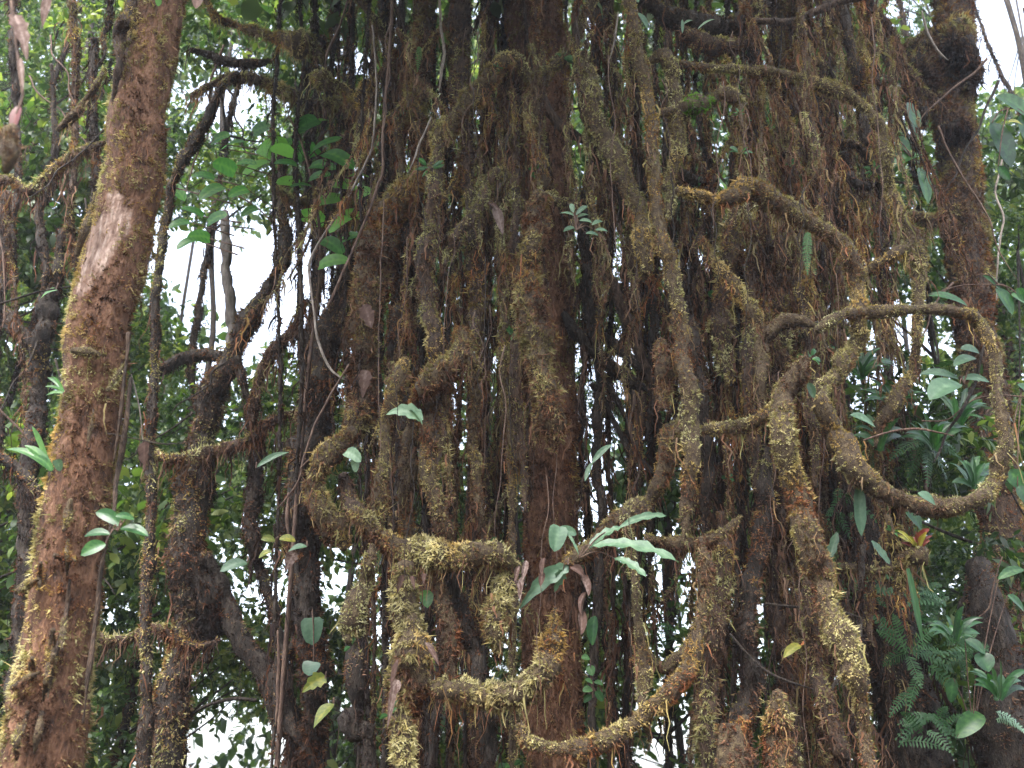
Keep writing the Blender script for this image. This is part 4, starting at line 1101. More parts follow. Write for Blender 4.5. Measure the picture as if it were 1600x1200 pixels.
for k in range(210):
    z = random.choice(['left', 'left', 'right', 'far', 'far', 'far', 'edge'])
    x0, x1, lab, grp = {'left': (560, 900, 'thin crooked rootlet tangled among the roots left of the central trunk', 'crooked rootlets left of the central trunk'),
                        'right': (900, 1090, 'thin crooked rootlet tangled among the dark roots right of the central trunk', 'crooked rootlets right of the central trunk'),
                        'far': (1080, 1300, 'thin crooked rootlet tangled in the brown crowd behind the golden arch', 'crooked rootlets behind the golden arch'),
                        'edge': (1290, 1420, 'thin crooked rootlet hanging around the loop and thin arch', 'crooked rootlets around the loop')}[z]
    x = random.uniform(x0, x1); ya = random.uniform(-60, 900) if k < 150 else random.uniform(-60, 330); ln = random.uniform(150, 520); Y = random.uniform(5.05, 6.2) if k < 150 else random.uniform(4.75, 5.5)
    sl = random.choice([0, 0, 0, 1, -1]) * random.uniform(.15, .6)
    rr = random.uniform(1.8, 4.5)
    pal = random.choice(['dark', 'brown', 'bare', 'rust', 'tan', 'olive'] if k < 150 else ['tan', 'olive', 'brown', 'olive'])
    lab, grp = look_label('rootlet', pal, rr, x + sl * ln * .5, ya + ln * .5)
    mossy('rootlet', lab, 'rootlet', pal, Y, wob_pts(x, ya, x + sl * ln + random.uniform(-20, 20), ya + ln, rr, rr * .6, 9, 12),
          group=grp, dens=1.1, length=1.3, beard=90, sides=6)

# ------------------------------------------------------------------ thin bare twigs and lianas
for nm, lab, Y, pts, mt in [
    ('liana', 'pinkish-brown straight liana hanging from the top before the bright leaves', 5.0, [(613, 0, 4), (610, 67, 4), (604, 133, 4.5), (598, 220, 4), (597, 267, 4), (580, 320, 4), (557, 377, 4), (543, 410, 4), (517, 467, 4), (505, 490, 3)], TWIG),
    ('liana', 'thin grey liana curving down beside the bright leaves and back up', 5.1, [(582, 40, 3), (588, 117, 3), (583, 217, 3), (573, 250, 3), (548, 302, 3), (517, 350, 3.5), (487, 400, 3.5), (485, 435, 3.5), (490, 490, 3), (498, 535, 4), (513, 573, 4), (530, 588, 3), (542, 594, 2)], PALETWIG),
    ('liana', 'thin brown liana looping by the furry bumps', 5.5, [(543, 0, 3), (530, 43, 4), (512, 80, 4), (507, 110, 3)], TWIG),
    ('bare_twig', 'pinkish bare twig slanting left of the curtain', 4.9, [(545, 570, 2.5), (528, 598, 3), (512, 625, 3), (490, 665, 3), (474, 715, 3), (466, 750, 3), (450, 775, 3), (433, 795, 2)], TWIG),
    ('bare_twig', 'thin twig rising from the slanting one to the greenish bulge', 4.9, [(468, 732, 2), (490, 712, 2.5), (517, 693, 2)], TWIG),
    ('liana', 'pale grey liana on the dark stem at the top of the curtain', 4.9, [(686, 0, 4), (688, 40, 4), (694, 80, 4.5), (690, 115, 4.5), (687, 142, 3.5)], PALETWIG),
    ('bare_twig', 'pale crooked twig over the column of dead fibres', 4.9, [(674, 182, 2.5), (664, 205, 3), (655, 225, 3), (648, 245, 2.5), (638, 270, 2)], PALETWIG),
    ('bare_twig', 'tan twig hanging beside the bottle-brush root top', 4.6, [(966, 20, 3), (960, 55, 3), (952, 98, 2)], PALETWIG),
    ('bare_twig', 'dark twig reaching up from the bottom right roots', 4.7, [(1296, 1092, 5), (1302, 1072, 6), (1316, 1055, 6), (1328, 1045, 3)], DARKBARK),
    ('bare_twig', 'dark level twig crossing behind the golden bottle-brush root', 4.8, [(1196, 943, 4), (1236, 948, 4.5), (1280, 950, 4), (1320, 957, 4), (1353, 967, 3)], DARKBARK),
    ('bare_twig', 'dark bent twig low between the brown roots', 4.6, [(1140, 990, 3), (1165, 1020, 4), (1200, 1050, 4), (1235, 1066, 4), (1272, 1077, 3)], DARKBARK),
    ('bare_twig', 'dark forked stem inside the loop carrying broad leaves', 4.7, [(1540, 535, 3), (1532, 565, 5), (1524, 595, 5), (1514, 620, 5), (1500, 648, 5), (1482, 672, 4), (1468, 705, 4), (1458, 722, 3)], DARKBARK),
    ('bare_twig', 'mossy brown twig crossing the lower loop', 4.65, [(1350, 688, 2.5), (1372, 680, 3), (1400, 673, 3.5), (1434, 670, 3.5), (1462, 675, 3), (1490, 681, 2)], TWIG),
    ('bare_twig', 'thin grey twig crossing the right of the loop', 4.7, [(1440, 658, 1.8), (1482, 655, 2.2), (1520, 625, 2), (1560, 618, 2.5), (1600, 620, 2.5), (1640, 622, 2.5)], TWIG),
    ('bare_twig', 'curved pale aerial root in front of the epiphyte mass', 6.4, [(1440, 18, 3), (1447, 45, 4), (1458, 70, 4), (1470, 86, 4), (1482, 94, 2.5)], PALETWIG),
    ('bare_twig', 'grey twig with a bend near the right edge', 6.2, [(1566, 250, 2.5), (1556, 300, 3), (1568, 340, 3), (1560, 390, 3), (1556, 470, 3)], PALETWIG),
    ('bare_twig', 'dark twig from the left edge to the scarred trunk', 3.7, [(-20, 480, 3), (20, 468, 3), (60, 457, 3), (95, 450, 2.5), (124, 447, 2)], DARKBARK),
    ('bare_twig', 'brown twig slanting at the left edge below the crooked limb', 3.8, [(-10, 632, 3), (14, 655, 3), (34, 675, 3), (50, 696, 2.5)], TWIG),
    ('bare_twig', 'thin dark twig crossing the right side of the scarred trunk', 3.5, [(162, 676, 1.5), (190, 681, 2), (224, 688, 2), (262, 694, 2), (300, 690, 1.6)], DARKBARK),
    ('hanging_thread', 'pale thread holding a curled dead leaf beside the scarred trunk', 3.7, [(206, 585, 1.6), (212, 610, 2), (219, 645, 2), (222, 680, 1.6), (226, 700, 1.5)], PALETWIG),
    ('liana', 'orange-brown frayed strip hanging at the lower left', 6.0, [(434, 985, 3), (436, 1030, 5), (434, 1075, 6), (432, 1110, 4), (431, 1135, 2)], TWIG),
    ('liana', 'orange dead strip on the dark column trunk', 5.9, [(450, 770, 3), (449, 800, 6), (450, 825, 5), (452, 842, 2)], TWIG),
    ('bare_twig', 'thin brown twigs over the right corner trunk', 5.4, [(1566, 870, 2), (1552, 920, 2.5), (1545, 950, 2.5), (1528, 965, 2), (1512, 975, 2)], TWIG),
    ('bare_twig', 'leaning dark branch at the lower left under the threads', 7.0, [(400, 1094, 6), (365, 1092, 6), (330, 1100, 5), (306, 1112, 4), (280, 1130, 2)], DARKBARK)]:
    pts = [(x_, y_, w_ * .55) for x_, y_, w_ in pts]
    bare_twig(nm, lab, 'twig' if 'twig' in nm else 'liana' if nm == 'liana' else 'thread', Y, pts, mt)
tw = []
for k in range(60):      # thin hanging threads all through the curtain
    x = random.uniform(570, 1380); y = random.uniform(-20, 800); Y = random.uniform(4.3, 5.6); ln = random.uniform(120, 420)
    pts = wob_pts(x, y, x + random.uniform(-22, 22), y + ln, random.uniform(.5, 1.1), .5, 8, 7)
    mk = next(m for lim, m in MARKS if x < lim).replace('behind', 'near'); hi = 'high' if y + ln / 2 < 330 else 'low' if y + ln / 2 > 660 else 'halfway up'
    dk = random.random() < .4
    bare_twig('hanging_thread', f"{'blackish' if dk else 'brown'} thread-like rootlet dangling {hi} in the curtain {mk}", 'rootlet', Y, pts, DARKBARK if dk else TWIG,
              group=f"{'blackish' if dk else 'brown'} threads {hi} {mk}", sides=4)
for k in range(22):
    x = random.choice([random.uniform(-10, 560), random.uniform(1380, 1610)]); y = random.uniform(0, 900); Y = random.uniform(5.5, 7)
    pts = wob_pts(x, y, x + random.uniform(-140, 140), y + random.uniform(60, 300), random.uniform(1.2, 2.6), 1, 6, 10)
    bare_twig('thicket_twig', 'thin bare twig out in the leafy thicket', 'twig', Y, pts, random.choice([TWIG, DARKBARK]), group='bare twigs in the leafy thicket', sides=5)

# ------------------------------------------------------------------ leaves and small plants that stand out
plant('lance_leaf_plant', 'plant with long wavy-edged pale green lance leaves on the low limb', 'plant', 4.35, (905, 872),
      [(925, 853, 1060, 878, 12, -.1), (918, 858, 972, 824, 8, .05), (968, 824, 1042, 806, 6, .12), (960, 872, 1010, 902, 8, -.12), (905, 868, 880, 826, 3, 0)], LEAF_PALE, shape='wavy', tone=.6, jitter=.12, bend=.10, ripple=.28)
plant('curled_leaf', 'pale triangular leaf curling over beside the wavy lance leaves', 'leaf', 4.35, (884, 866), [(874, 822, 866, 862, 15), (872, 832, 901, 834, 9)], LEAF_PALE, shape='heart', tone=.5, jitter=.1)
plant('withering_leaf', 'withering grey-green leaf hanging to a long point below the dead bracts', 'leaf', 4.3, (888, 882), [(888, 884, 812, 952, 13), (880, 890, 866, 926, 9)], LEAF_PALE, shape='curl', tone=.35, jitter=.1, ripple=.2)
for lab, pts, w in [('curled dead purplish leaf strip right of the withering leaf', [(892, 886), (908, 898), (917, 925), (911, 955), (908, 985)], 7), ('narrow dead bract hanging left of the withering leaf', [(822, 876), (818, 900), (814, 930)], 5),
                    ('curled tan bract beside the narrow dead one', [(850, 872), (849, 895), (845, 912)], 5), ('bent dead bract at the end of the level branch', [(812, 885), (805, 905), (812, 925)], 4)]:
    a, s = P(*pts[0], 4.3)
    root = thing('dead_leaf', lab, 'dead leaf', a)
    for (x0, y0), (x1, y1) in zip(pts[:-1], pts[1:]):
        leaf_obj(root, P(x0, y0, 4.3)[0], P(x1 + (x1 - x0) * .25, y1 + (y1 - y0) * .25, 4.28)[0], w * s, LEAF_DEAD, name='leaf_fold', shape='oval', tone=random.uniform(.35, .75), curl=.7, twist=random.uniform(-1, 1))
plant('curled_leaf', 'pale mint leaf arching like an eyebrow over the dark hollow', 'leaf', 4.4, (652, 654), [(662, 655, 603, 648, 12), (640, 640, 660, 664, 6)], LEAF_PALE, shape='curl', tone=.75, jitter=.05, bend=.2)
plant('curled_leaf', 'pale mint hook-shaped leaf on the left of the curtain', 'leaf', 4.4, (545, 708), [(540, 706, 564, 722, 10), (556, 712, 556, 738, 8)], LEAF_PALE, shape='heart', tone=.8, jitter=.05, bend=.15, stalk=False)
plant('blade_leaf', 'narrow pale blade leaf pointing right out of the dim left thicket', 'leaf', 5.0, (400, 731), [(400, 731, 452, 707, 5)], LEAF_PALE, shape='lance', tone=.6)
plant('blade_leaf', 'slender curved blade leaf in front of the sky gap', 'leaf', 4.8, (914, 752), [(914, 752, 926, 722, 4), (925, 724, 958, 694, 5)], LEAF_PALE, shape='lance', tone=.65, stalk=False)
plant('oval_leaf', 'pale oval leaf low on the left before the sky gap', 'leaf', 5.0, (388, 878), [(386, 880, 344, 893, 10)], LEAF_PALE, shape='oval', tone=.35)
plant('hanging_leaf', 'green leaf with a crumpled dead one hanging at the curtain edge', 'leaf', 4.8, (478, 855), [(480, 854, 450, 862, 6)], LEAF_PALE, shape='lance', tone=.5)
plant('dead_leaf', 'crumpled whitish dead leaf hanging at the curtain edge', 'dead leaf', 4.8, (462, 862), [(462, 862, 446, 892, 10)], LEAF_DEAD, shape='curl', tone=.75, ripple=.3)
plant('heart_leaf_plant', 'heart-shaped grey-green leaves before the dark column trunk', 'plant', 5.4, (488, 955), [(488, 965, 488, 1008, 18), (490, 1034, 482, 1056, 16)], LEAF_PALE, shape='heart', tone=.12, jitter=.08, fold=.12)
plant('yellowing_leaf', 'yellow-green toothed leaf below the heart-shaped leaves', 'leaf', 5.3, (508, 1060), [(510, 1058, 472, 1082, 12)], LEAF_YELLOW, shape='curl', tone=.3)
plant('yellowing_leaf', 'olive leaf slanting near the bottom beside the dark column trunk', 'leaf', 5.3, (520, 1100), [(522, 1100, 490, 1138, 13)], LEAF_YELLOW, shape='lance', tone=.12)
plant('yellowing_leaf', 'brown-spotted green leaves at the top of the lower left gap', 'leaf', 5.6, (432, 850), [(430, 845, 408, 842, 6), (436, 842, 462, 846, 7), (425, 862, 404, 872, 7)], LEAF_YELLOW, shape='oval', tone=.1)
plant('yellowing_leaf', 'half red half yellow strap leaf hanging by the bottom right roots', 'leaf', 4.8, (1280, 1000), [(1250, 1008, 1224, 1028, 7)], LEAF_YELLOW, shape='strap', tone=.3, stalk=False)
plant('yellowing_leaf', 'red end of the half yellow strap leaf', 'leaf', 4.8, (1282, 1000), [(1282, 1000, 1250, 1009, 5)], LEAF_YELLOW, shape='strap', tone=.95, jitter=.02, stalk=False)
plant('broad_leaf_plant', 'blue-grey broad leaves on the dark stem inside the loop', 'plant', 4.65, (1506, 600),
      [(1500, 600, 1452, 625, 20, -.1), (1498, 592, 1437, 585, 8, .05), (1502, 592, 1546, 597, 7), (1530, 552, 1500, 545, 10), (1525, 560, 1490, 572, 10)], LEAF_PALE, shape='oval', tone=.3, jitter=.2)
plant('seedling', 'small rosette seedling with bright leaves perched on the mossy trunk knot', 'plant', 4.6, (900, 360),
      [(898, 338, 874, 334, 5), (900, 336, 918, 322, 4), (902, 340, 920, 336, 4), (896, 332, 892, 318, 4), (905, 345, 925, 348, 5), (925, 352, 942, 346, 5), (898, 356, 880, 362, 5), (915, 365, 935, 368, 4), (930, 360, 950, 362, 4)], LEAF_PALE, shape='oval', tone=.55)
plant('seedling', 'little dark sapling with paired leaves in the black hollow near the bottom', 'plant', 4.7, (926, 1090),
      [(926, 1068, 914, 1062, 4), (928, 1066, 942, 1070, 4), (926, 1078, 910, 1080, 6), (930, 1080, 942, 1096, 6), (926, 1086, 912, 1098, 5), (922, 1030, 908, 1028, 5), (920, 1040, 926, 1056, 7)], LEAF_FERN, shape='oval', tone=.6)
plant('upright_leaf', 'single dark green leaf standing in the hollow right of the trunk', 'leaf', 4.9, (926, 1008), [(926, 1008, 930, 962, 12)], LEAF, shape='oval', tone=.35, stalk=False)
plant('green_leaf', 'bright green leaf hanging under the level golden branch', 'leaf', 4.7, (664, 922), [(664, 922, 668, 950, 11)], LEAF, shape='oval', tone=.8, stalk=False)
plant('dead_leaf', 'brown-pink dead leaf hanging between the upright roots', 'dead leaf', 4.9, (775, 325), [(772, 322, 786, 368, 8), (762, 318, 780, 330, 6)], LEAF_DEAD, shape='lance', tone=.6)
plant('dead_fern', 'rust-brown dried fern leaf on the ragged root mass', 'dead leaf', 4.9, (572, 478), [(568, 476, 580, 512, 11)], LEAF_DEAD, shape='wavy', tone=.3, stalk=False, ripple=.3)
plant('dead_leaf', 'pinkish papery leaf stuck below the dried fern', 'dead leaf', 4.85, (572, 575), [(572, 578, 566, 622, 10)], LEAF_DEAD, shape='curl', tone=.6, stalk=False)
plant('dead_leaf', 'curled dead leaf dangling on the pale thread', 'dead leaf', 3.68, (226, 690), [(226, 690, 226, 735, 10), (228, 688, 232, 728, 7), (222, 696, 220, 730, 6)], LEAF_DEAD, shape='curl', tone=.4, stalk=False, ripple=.3)
plant('dead_leaf', 'narrow dead leaves caught on the big shaggy ball', 'dead leaf', 4.35, (668, 1008), [(664, 1004, 682, 1024, 4), (668, 1010, 686, 1040, 4), (622, 1030, 610, 1085, 5), (618, 1060, 605, 1140, 6), (622, 1062, 616, 1090, 7)], LEAF_DEAD, shape='lance', tone=.6, stalk=False)
plant('dead_leaf', 'two dead bracts hooked under the level golden branch', 'dead leaf', 4.4, (622, 900), [(628, 898, 620, 928, 5), (644, 900, 648, 922, 4), (663, 896, 662, 914, 4)], LEAF_DEAD, shape='curl', tone=.45, stalk=False, curl=.6)
plant('strap_leaf', 'pale strap leaf hanging from the bottom of the loop', 'leaf', 4.5, (1342, 762), [(1342, 762, 1346, 838, 9)], LEAF_PALE, shape='strap', tone=.15, stalk=False, bend=.0)
plant('strap_leaf', 'long green strap leaf hanging under the bromeliad', 'leaf', 4.9, (1418, 888), [(1418, 888, 1442, 1008, 6)], LEAF_FERN, shape='strap', tone=.5, stalk=False, bend=.02)
plant('strap_leaf', 'notched pale strap leaf hanging in the dark hollow below the loop', 'leaf', 4.9, (1308, 832), [(1308, 832, 1294, 878, 7)], LEAF_PALE, shape='wavy', tone=.2, stalk=False, bend=.0)
plant('strap_leaf', 'notched pale strap leaf slanting over the dark trunk', 'leaf', 4.9, (1362, 845), [(1362, 845, 1390, 882, 7)], LEAF_PALE, shape='wavy', tone=.25, stalk=False, bend=.02)
plant('loose_leaf', 'pale leaf laid on the bottom of the looping vine', 'leaf', 4.35, (1434, 770), [(1434, 770, 1462, 790, 9)], LEAF_PALE, shape='lance', tone=.5, stalk=False)
plant('strap_leaf', 'pale green leaf lying across the inside of the loop', 'leaf', 4.6, (1328, 648), [(1328, 648, 1368, 668, 8)], LEAF_PALE, shape='lance', tone=.35, stalk=False)
plant('hanging_leaf', 'pale narrow leaf tipped down on the rusty clump', 'leaf', 4.3, (1262, 598), [(1262, 598, 1272, 622, 7)], LEAF_PALE, shape='oval', tone=.4, stalk=False)
plant('hanging_leaf', 'pale pointed leaf drooping at the top of the beige vine', 'leaf', 4.5, (996, 20), [(996, 20, 1012, 45, 7), (992, -10, 998, 4, 5)], LEAF_PALE, shape='oval', tone=.55, stalk=False)
plant('blade_leaf', 'thin pale arching blades under the tangled beams', 'leaf', 4.9, (1066, 50), [(1066, 52, 1066, 30, 3), (1068, 38, 1084, 32, 3), (1090, 46, 1118, 30, 2.5)], LEAF_PALE, shape='lance', tone=.4, stalk=False)
plant('green_leaf', 'group of dark green leaves between the thin arch and the right-hand trunk', 'plant', 6.0, (1428, 250),
      [(1420, 160, 1432, 210, 12), (1398, 215, 1420, 240, 14), (1396, 262, 1442, 242, 13), (1436, 262, 1450, 318, 12), (1392, 225, 1398, 268, 9)], LEAF, shape='oval', tone=.45)
plant('green_leaf', 'big dark leaves hanging in from the right edge', 'plant', 4.6, (1575, 170), [(1610, 185, 1556, 150, 16), (1550, 192, 1580, 262, 18), (1568, 178, 1548, 196, 9), (1560, 260, 1578, 282, 7), (1596, 180, 1610, 230, 16)], LEAF, shape='oval', tone=.25)
plant('yellowing_leaf', 'yellowed leaf tip among the big dark leaves at the right edge', 'leaf', 4.55, (1578, 190), [(1576, 190, 1598, 196, 7)], LEAF_YELLOW, shape='oval', tone=.5, stalk=False)
plant('green_leaf', 'glossy leaves hanging between loop top and right-hand trunk', 'plant', 4.9, (1560, 445), [(1535, 430, 1562, 452, 8), (1556, 450, 1582, 492, 14), (1580, 460, 1612, 480, 10), (1448, 462, 1512, 478, 9), (1600, 470, 1590, 450, 8)], LEAF, shape='oval', tone=.55)
plant('green_leaf', 'broad leaf poking out behind the right of the loop', 'plant', 5.0, (1596, 610), [(1590, 600, 1612, 618, 9), (1575, 735, 1600, 765, 14), (1590, 760, 1612, 790, 12)], LEAF, shape='oval', tone=.4)
plant('green_leaf', 'dark pointed leaves above the bromeliad', 'plant', 5.2, (1428, 800), [(1420, 798, 1440, 830, 10), (1415, 800, 1432, 822, 6)], LEAF, shape='lance', tone=.45, stalk=False)
plant('green_leaf', 'large lit leaves in the lower right corner beside the corner trunk', 'plant', 5.3, (1520, 1140), [(1495, 1152, 1538, 1118, 16), (1530, 1020, 1545, 1050, 16), (1490, 1060, 1486, 1098, 9), (1508, 1000, 1540, 1022, 9), (1560, 905, 1600, 890, 8), (1574, 930, 1600, 955, 8)], LEAF, shape='oval', tone=.4)
plant('green_leaf', 'leaves beside the scarred trunk at mid height, one grey', 'plant', 3.4, (184, 830), [(190, 822, 150, 800, 10), (172, 835, 132, 838, 8), (188, 826, 232, 838, 9), (165, 850, 126, 868, 11), (210, 812, 180, 806, 6)], LEAF, shape='oval', tone=.45)
plant('grass_tuft', 'little tuft of bright blades on the edge of the scarred trunk', 'plant', 3.45, (100, 612), [(100, 612, 70, 604, 3), (100, 612, 74, 590, 3), (98, 614, 72, 618, 3), (98, 610, 82, 588, 2.5)], LEAF, shape='strap', tone=.9, stalk=False)
plant('strap_plant', 'bright strap-leaved tuft left of the scarred trunk', 'plant', 3.5, (80, 735), [(80, 735, 38, 696, 7), (80, 735, 10, 702, 6), (78, 733, 50, 666, 5), (82, 735, 52, 712, 6), (90, 738, 86, 716, 8)], LEAF, shape='strap', tone=.75, stalk=False)
plant('green_leaf', 'fresh green leaf near the twig left of the scarred trunk', 'leaf', 3.7, (88, 452), [(90, 453, 64, 466, 8)], LEAF, shape='oval', tone=.75)
plant('green_leaf', 'tiny bright leaf at the top of the scarred trunk', 'leaf', 3.4, (247, 4), [(247, -4, 247, 10, 5)], LEAF, shape='oval', tone=.9, stalk=False)
plant('heart_leaf_plant', 'small pale round leaf at the edge of the scarred trunk', 'leaf', 3.4, (90, 725), [(88, 718, 94, 736, 7)], LEAF_PALE, shape='heart', tone=.4, stalk=False)
# dead leaf and red stalk hanging close to the camera at the top left
a, s = P(14, -30, 2.0)
root = thing('dead_leaf', 'blurred dead leaf with a red base hanging close at the upper left', 'dead leaf', a)
thin_tube(root, [a, P(20, 20, 2.0)[0], P(30, 110, 2.0)[0], P(35, 150, 2.0)[0], P(26, 178, 2.0)[0]], 3 * s, 2 * s, TWIG, 'stalk')
leaf_obj(root, P(20, 22, 2.0)[0], P(42, 96, 2.0)[0], 12 * s, LEAF_DEAD, shape='curl', tone=.6, ripple=.2)
leaf_obj(root, P(32, 90, 2.0)[0], P(36, 150, 2.0)[0], 5 * s, LEAF_DEAD, shape='lance', tone=.7)
leaf_obj(root, P(30, 166, 2.0)[0], P(20, 204, 2.0)[0], 9 * s, RED, name='bract', shape='oval', tone=.05)
stem_part(root, [(24, 196, 6), (16, 215, 15), (14, 240, 17), (10, 262, 11), (8, 272, 4)], 2.0, 'tan', 'moss_ball', None, 9, .3, dens=1.2, length=1.3, wob=0)
plant('dead_leaf', 'blurred grey leaf tip hanging at the top of the upper left corner', 'dead leaf', 2.1, (76, -10), [(77, -10, 66, 44, 8)], LEAF_DEAD, shape='lance', tone=.55, stalk=False)
plant('dead_leaf', 'grey-purple leaf tip at the top beside the scarred trunk', 'dead leaf', 2.6, (308, -10), [(310, -10, 306, 14, 9)], LEAF_DEAD, shape='oval', tone=.35, stalk=False)

# backlit leaves left of the curtain, their glow raised in the colour
b, s = P(438, 1195, 6.2)
bl = thing('leafy_sapling', 'sapling with big round backlit leaves before the big sky gap', 'sapling', (b[0], b[1], -.05))
thin_tube(bl, [(b[0], b[1], -.05), P(470, 700, 6.3)[0], P(500, 420, 6.3)[0], P(490, 300, 6.2)[0], P(470, 220, 6.2)[0], P(450, 180, 6.2)[0]], 5 * s, 2 * s, TWIG, 'stem')
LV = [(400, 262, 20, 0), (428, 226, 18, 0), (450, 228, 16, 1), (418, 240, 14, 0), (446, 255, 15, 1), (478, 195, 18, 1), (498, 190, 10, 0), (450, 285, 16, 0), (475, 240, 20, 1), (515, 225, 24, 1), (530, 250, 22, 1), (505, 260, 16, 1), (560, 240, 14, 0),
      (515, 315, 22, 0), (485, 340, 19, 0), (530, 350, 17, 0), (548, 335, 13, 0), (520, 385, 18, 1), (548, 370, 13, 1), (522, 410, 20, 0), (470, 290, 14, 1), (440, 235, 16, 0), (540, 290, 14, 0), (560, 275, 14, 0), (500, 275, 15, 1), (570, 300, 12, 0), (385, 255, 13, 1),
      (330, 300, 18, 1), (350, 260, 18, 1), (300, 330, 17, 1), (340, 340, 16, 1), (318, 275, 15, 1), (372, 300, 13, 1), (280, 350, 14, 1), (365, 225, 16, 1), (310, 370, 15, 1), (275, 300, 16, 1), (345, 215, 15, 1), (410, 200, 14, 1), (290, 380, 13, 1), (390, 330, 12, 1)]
for x, y, w, dark in LV:
    Y = 6.2 + random.uniform(-.3, .3)
    an = random.uniform(-.9, .9) + (math.pi if random.random() < .6 else 0)
    L = w * 1.25
    a3 = P(x - math.cos(an) * L, y - math.sin(an) * L * .7, Y)[0]; b3, s3 = P(x + math.cos(an) * L, y + math.sin(an) * L * .7 + 4, Y - .05)
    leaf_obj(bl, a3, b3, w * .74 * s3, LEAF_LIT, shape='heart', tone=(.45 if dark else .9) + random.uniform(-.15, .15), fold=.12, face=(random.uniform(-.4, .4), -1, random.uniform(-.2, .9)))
    near = P(470 + (x - 470) * .55, y + 18, 6.25)[0]
    thin_tube(bl, [near, a3], 1.4 * s3, .9 * s3, TWIG, 'leaf_stalk', 4)

# bromeliad
b, s = P(1434, 862, 4.95)
br = thing('bromeliad', 'little bromeliad with red-tipped spiky leaves on its mossy perch', 'bromeliad', b)
for k in range(13):
    an = k / 13 * 2 * math.pi + random.uniform(-.2, .2)
    L = random.uniform(24, 38) * s
    tip = b + np.array([math.cos(an) * L * .9, math.sin(an) * L * .7, L * random.uniform(.5, 1.0)])
    leaf_obj(br, b, tip, 3.6 * s, LEAF_YELLOW if k % 3 else RED, shape='strap', tone=random.uniform(.1, .55), bend=.16, fold=.5)
for k in range(3):
    leaf_obj(br, b + np.array([0, 0, .05]), P(1440 + k * 6, 832 - k * 3, 4.9)[0], 5 * s, RED, name='bract', shape='oval', tone=.7)

# ferns
fern('fern', 'small fern frond hanging down under the golden arch', 4.5, (1262, 362), [(1262, 362, 1262, 428, 10)], LEAF_FERN, tone=.75, n=20)
fern('fern', 'slender fern hanging beside the top of the column of dead fibres', 4.9, (655, 70), [(655, 72, 652, 112, 7)], LEAF_FERN, tone=.75, n=14)
fern('fern', 'two pale fern fronds with white undersides in the bottom right corner', 5.0, (1556, 1112), [(1556, 1112, 1606, 1150, 14), (1556, 1124, 1600, 1142, 9)], LEAF_PALE, tone=.4, n=14)
fern('fern', 'cluster of feathery ferns spreading over the dark trunk', 5.4, (1420, 1020),
     [(1420, 1020, 1370, 985, 14), (1420, 1020, 1380, 1040, 14), (1422, 1022, 1460, 985, 14), (1422, 1022, 1475, 1020, 15), (1420, 1025, 1440, 1075, 14), (1415, 1020, 1395, 960, 12), (1425, 1020, 1490, 1050, 13),
      (1400, 1000, 1360, 960, 12), (1450, 1040, 1500, 1090, 14), (1440, 1050, 1420, 1110, 13), (1405, 1160, 1480, 1172, 12), (1430, 1080, 1390, 1120, 12)], LEAF_FERN, tone=.5, n=13, bend=.1)
fern('fern', 'fern right of the looping vine bottom with drooping fronds', 5.2, (1450, 690), [(1450, 690, 1420, 745, 16), (1450, 690, 1480, 750, 16), (1445, 690, 1390, 720, 14), (1455, 690, 1500, 715, 14), (1450, 695, 1450, 760, 15)], LEAF_FERN, tone=.4)
fern('fern', 'dim fern fronds seen against the lower sky gap', 5.5, (1030, 985), [(1010, 960, 1052, 1000, 12), (1030, 975, 1058, 990, 8), (1030, 985, 1040, 1010, 9)], LEAF_FERN, tone=.3)
for lab, fx, fy, n in [('messy dim fern tuft on the upper part of the dark trunk', 1370, 915, 12), ('small dim fern tuft low on the dark trunk', 1455, 1130, 12), ('messy fern tuft between the dark trunk and the corner trunk', 1510, 1010, 12),
                       ('dim fern tuft behind the strap leaf under the bromeliad', 1470, 930, 10), ('fern tuft hanging in the black hollow below the loop', 1320, 790, 8)]:
    fr_ = []
    for k in range(n):
        an = random.uniform(0, 6.28); L = random.uniform(28, 62)
        fr_.append((fx + random.uniform(-14, 14), fy + random.uniform(-18, 18), fx + math.cos(an) * L, fy + math.sin(an) * L * .8 + 14, random.uniform(7, 11)))
    fern('fern', lab, random.uniform(5.3, 5.5), (fx, fy), fr_, LEAF_FERN, tone=.33, n=11, bend=.14)
# strap-leaved epiphytes growing inside the loop
for gx, gy, n, lab in [(1345, 590, 9, 'upright strap-leaved epiphyte under the left top of the loop'), (1400, 640, 12, 'dense strap-leaved epiphyte in the middle of the loop'), (1460, 700, 12, 'dark strap-leaved epiphyte at the right inside of the loop'),
                       (1375, 700, 10, 'low strap-leaved epiphyte at the lower inside of the loop'), (1500, 660, 8, 'strap-leaved epiphyte beside the right bend of the loop'), (1520, 760, 8, 'strap-leaved epiphyte just outside the loop bottom'),
                       (1560, 1090, 9, 'strap-leaved epiphyte at the foot of the corner trunk'), (1490, 1000, 9, 'strap-leaved epiphyte beside the feathery ferns')]:
    lv = []
    for k in range(n * 2):
        an = random.uniform(-2.6, -.5); L = random.uniform(35, 75)
        lv.append((gx + random.uniform(-5, 5), gy + random.uniform(-5, 5), gx + math.cos(an) * L, gy + math.sin(an) * L * .9 + random.uniform(0, 25), random.uniform(2.5, 6), random.uniform(-.25, .25)))
    plant('strap_plant', lab, 'plant', 5.1, (gx, gy), lv, LEAF, shape='strap', tone=.3, jitter=.25, stalk=False, bend=.2)

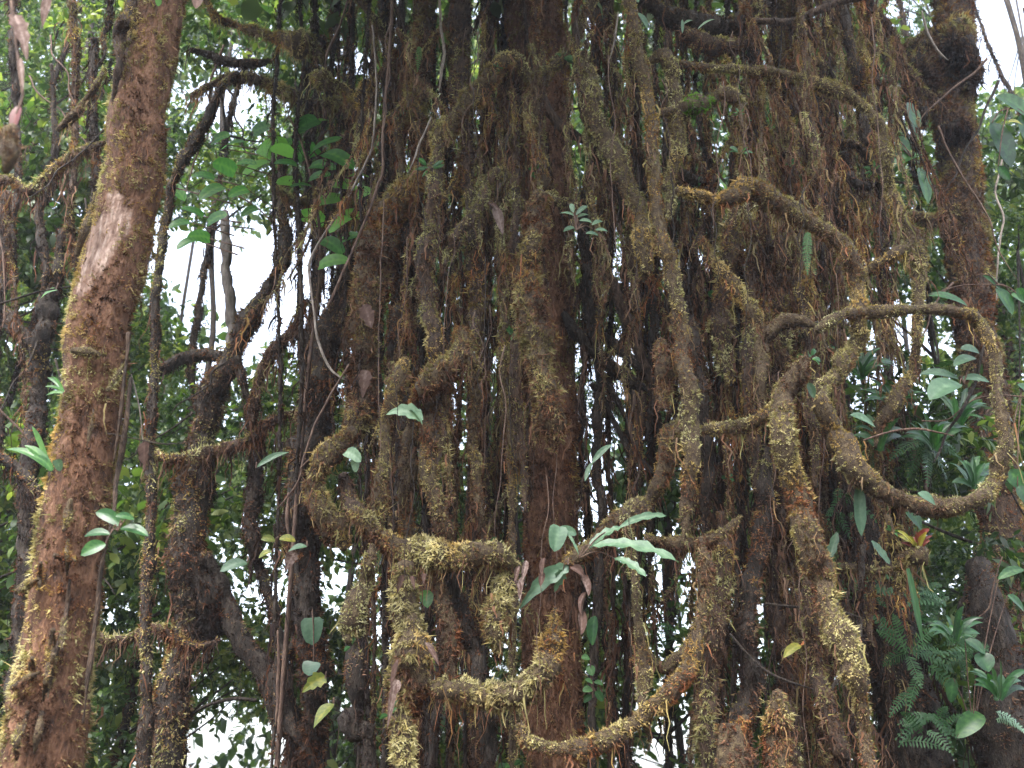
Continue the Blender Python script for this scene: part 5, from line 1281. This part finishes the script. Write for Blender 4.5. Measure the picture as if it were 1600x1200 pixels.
# ------------------------------------------------------------------ small epiphytes scattered over the stems (copies)
protos = []
for v in range(4):
    root = thing('small_epiphyte', 'small leafy sprig sprouting from moss on a root of the curtain', 'sprig', (0, 0, 0), 'small sprigs sprouting from the mossy curtain')
    for k in range(5 + v):
        an = random.uniform(0, 6.28); L = random.uniform(.05, .11)
        tip = np.array([math.cos(an) * L, math.sin(an) * L, random.uniform(-.03, .05)])
        leaf_obj(root, tip * .25, tip, L * (.16 if v % 2 else .28), [LEAF, LEAF_FERN, LEAF_FERN, LEAF][v], shape='lance' if v % 2 else 'oval', tone=random.uniform(.3, .8), bend=.15, nl=6)
    protos.append(root)
cands = [s for s in STEMS if 4.3 < s[0][:, 1].mean() < 5.6]
for k in range(40):
    o = protos[k] if k < 4 else copy_tree(random.choice(protos))
    q, r, px = random.choice(cands)
    ok = [j for j in range(len(q)) if 1.7 < q[j][2] < 6.2]
    if not ok:
        ok = [len(q) // 2]
    j = random.choice(ok)
    o.location = q[j] + np.array([random.uniform(-1, 1) * r[j], -r[j] * 1.05, r[j] * .3])
    o.rotation_euler = (random.uniform(.2, .9), random.uniform(-.5, .5), random.uniform(0, 6.28))
    sc = random.uniform(.5, 1.0); o.scale = (sc, sc, sc)

# ------------------------------------------------------------------ thin mist of the cloud forest
HAZE = 0.0016
if HAZE:
    x0, x1, y0, y1, z0, z1 = -152, 152, -152, 152, -1.3, 22.0
    hv = [(x, y, z) for z in (z0, z1) for y in (y0, y1) for x in (x0, x1)]
    hq = [(0, 2, 3, 1), (4, 5, 7, 6), (0, 1, 5, 4), (2, 6, 7, 3), (0, 4, 6, 2), (1, 3, 7, 5)]
    hm = bpy.data.materials.new("haze"); hm.use_nodes = True
    hn = hm.node_tree.nodes; hn.clear()
    pv_ = hn.new("ShaderNodeVolumePrincipled"); pv_.inputs["Color"].default_value = (.88, .92, 1.0, 1)
    pv_.inputs["Density"].default_value = HAZE; pv_.inputs["Anisotropy"].default_value = .45
    ho_ = hn.new("ShaderNodeOutputMaterial"); hm.node_tree.links.new(pv_.outputs[0], ho_.inputs["Volume"])
    obj('haze', mesh_np('haze', hv, None, quads=hq), hm, None, 'stuff')
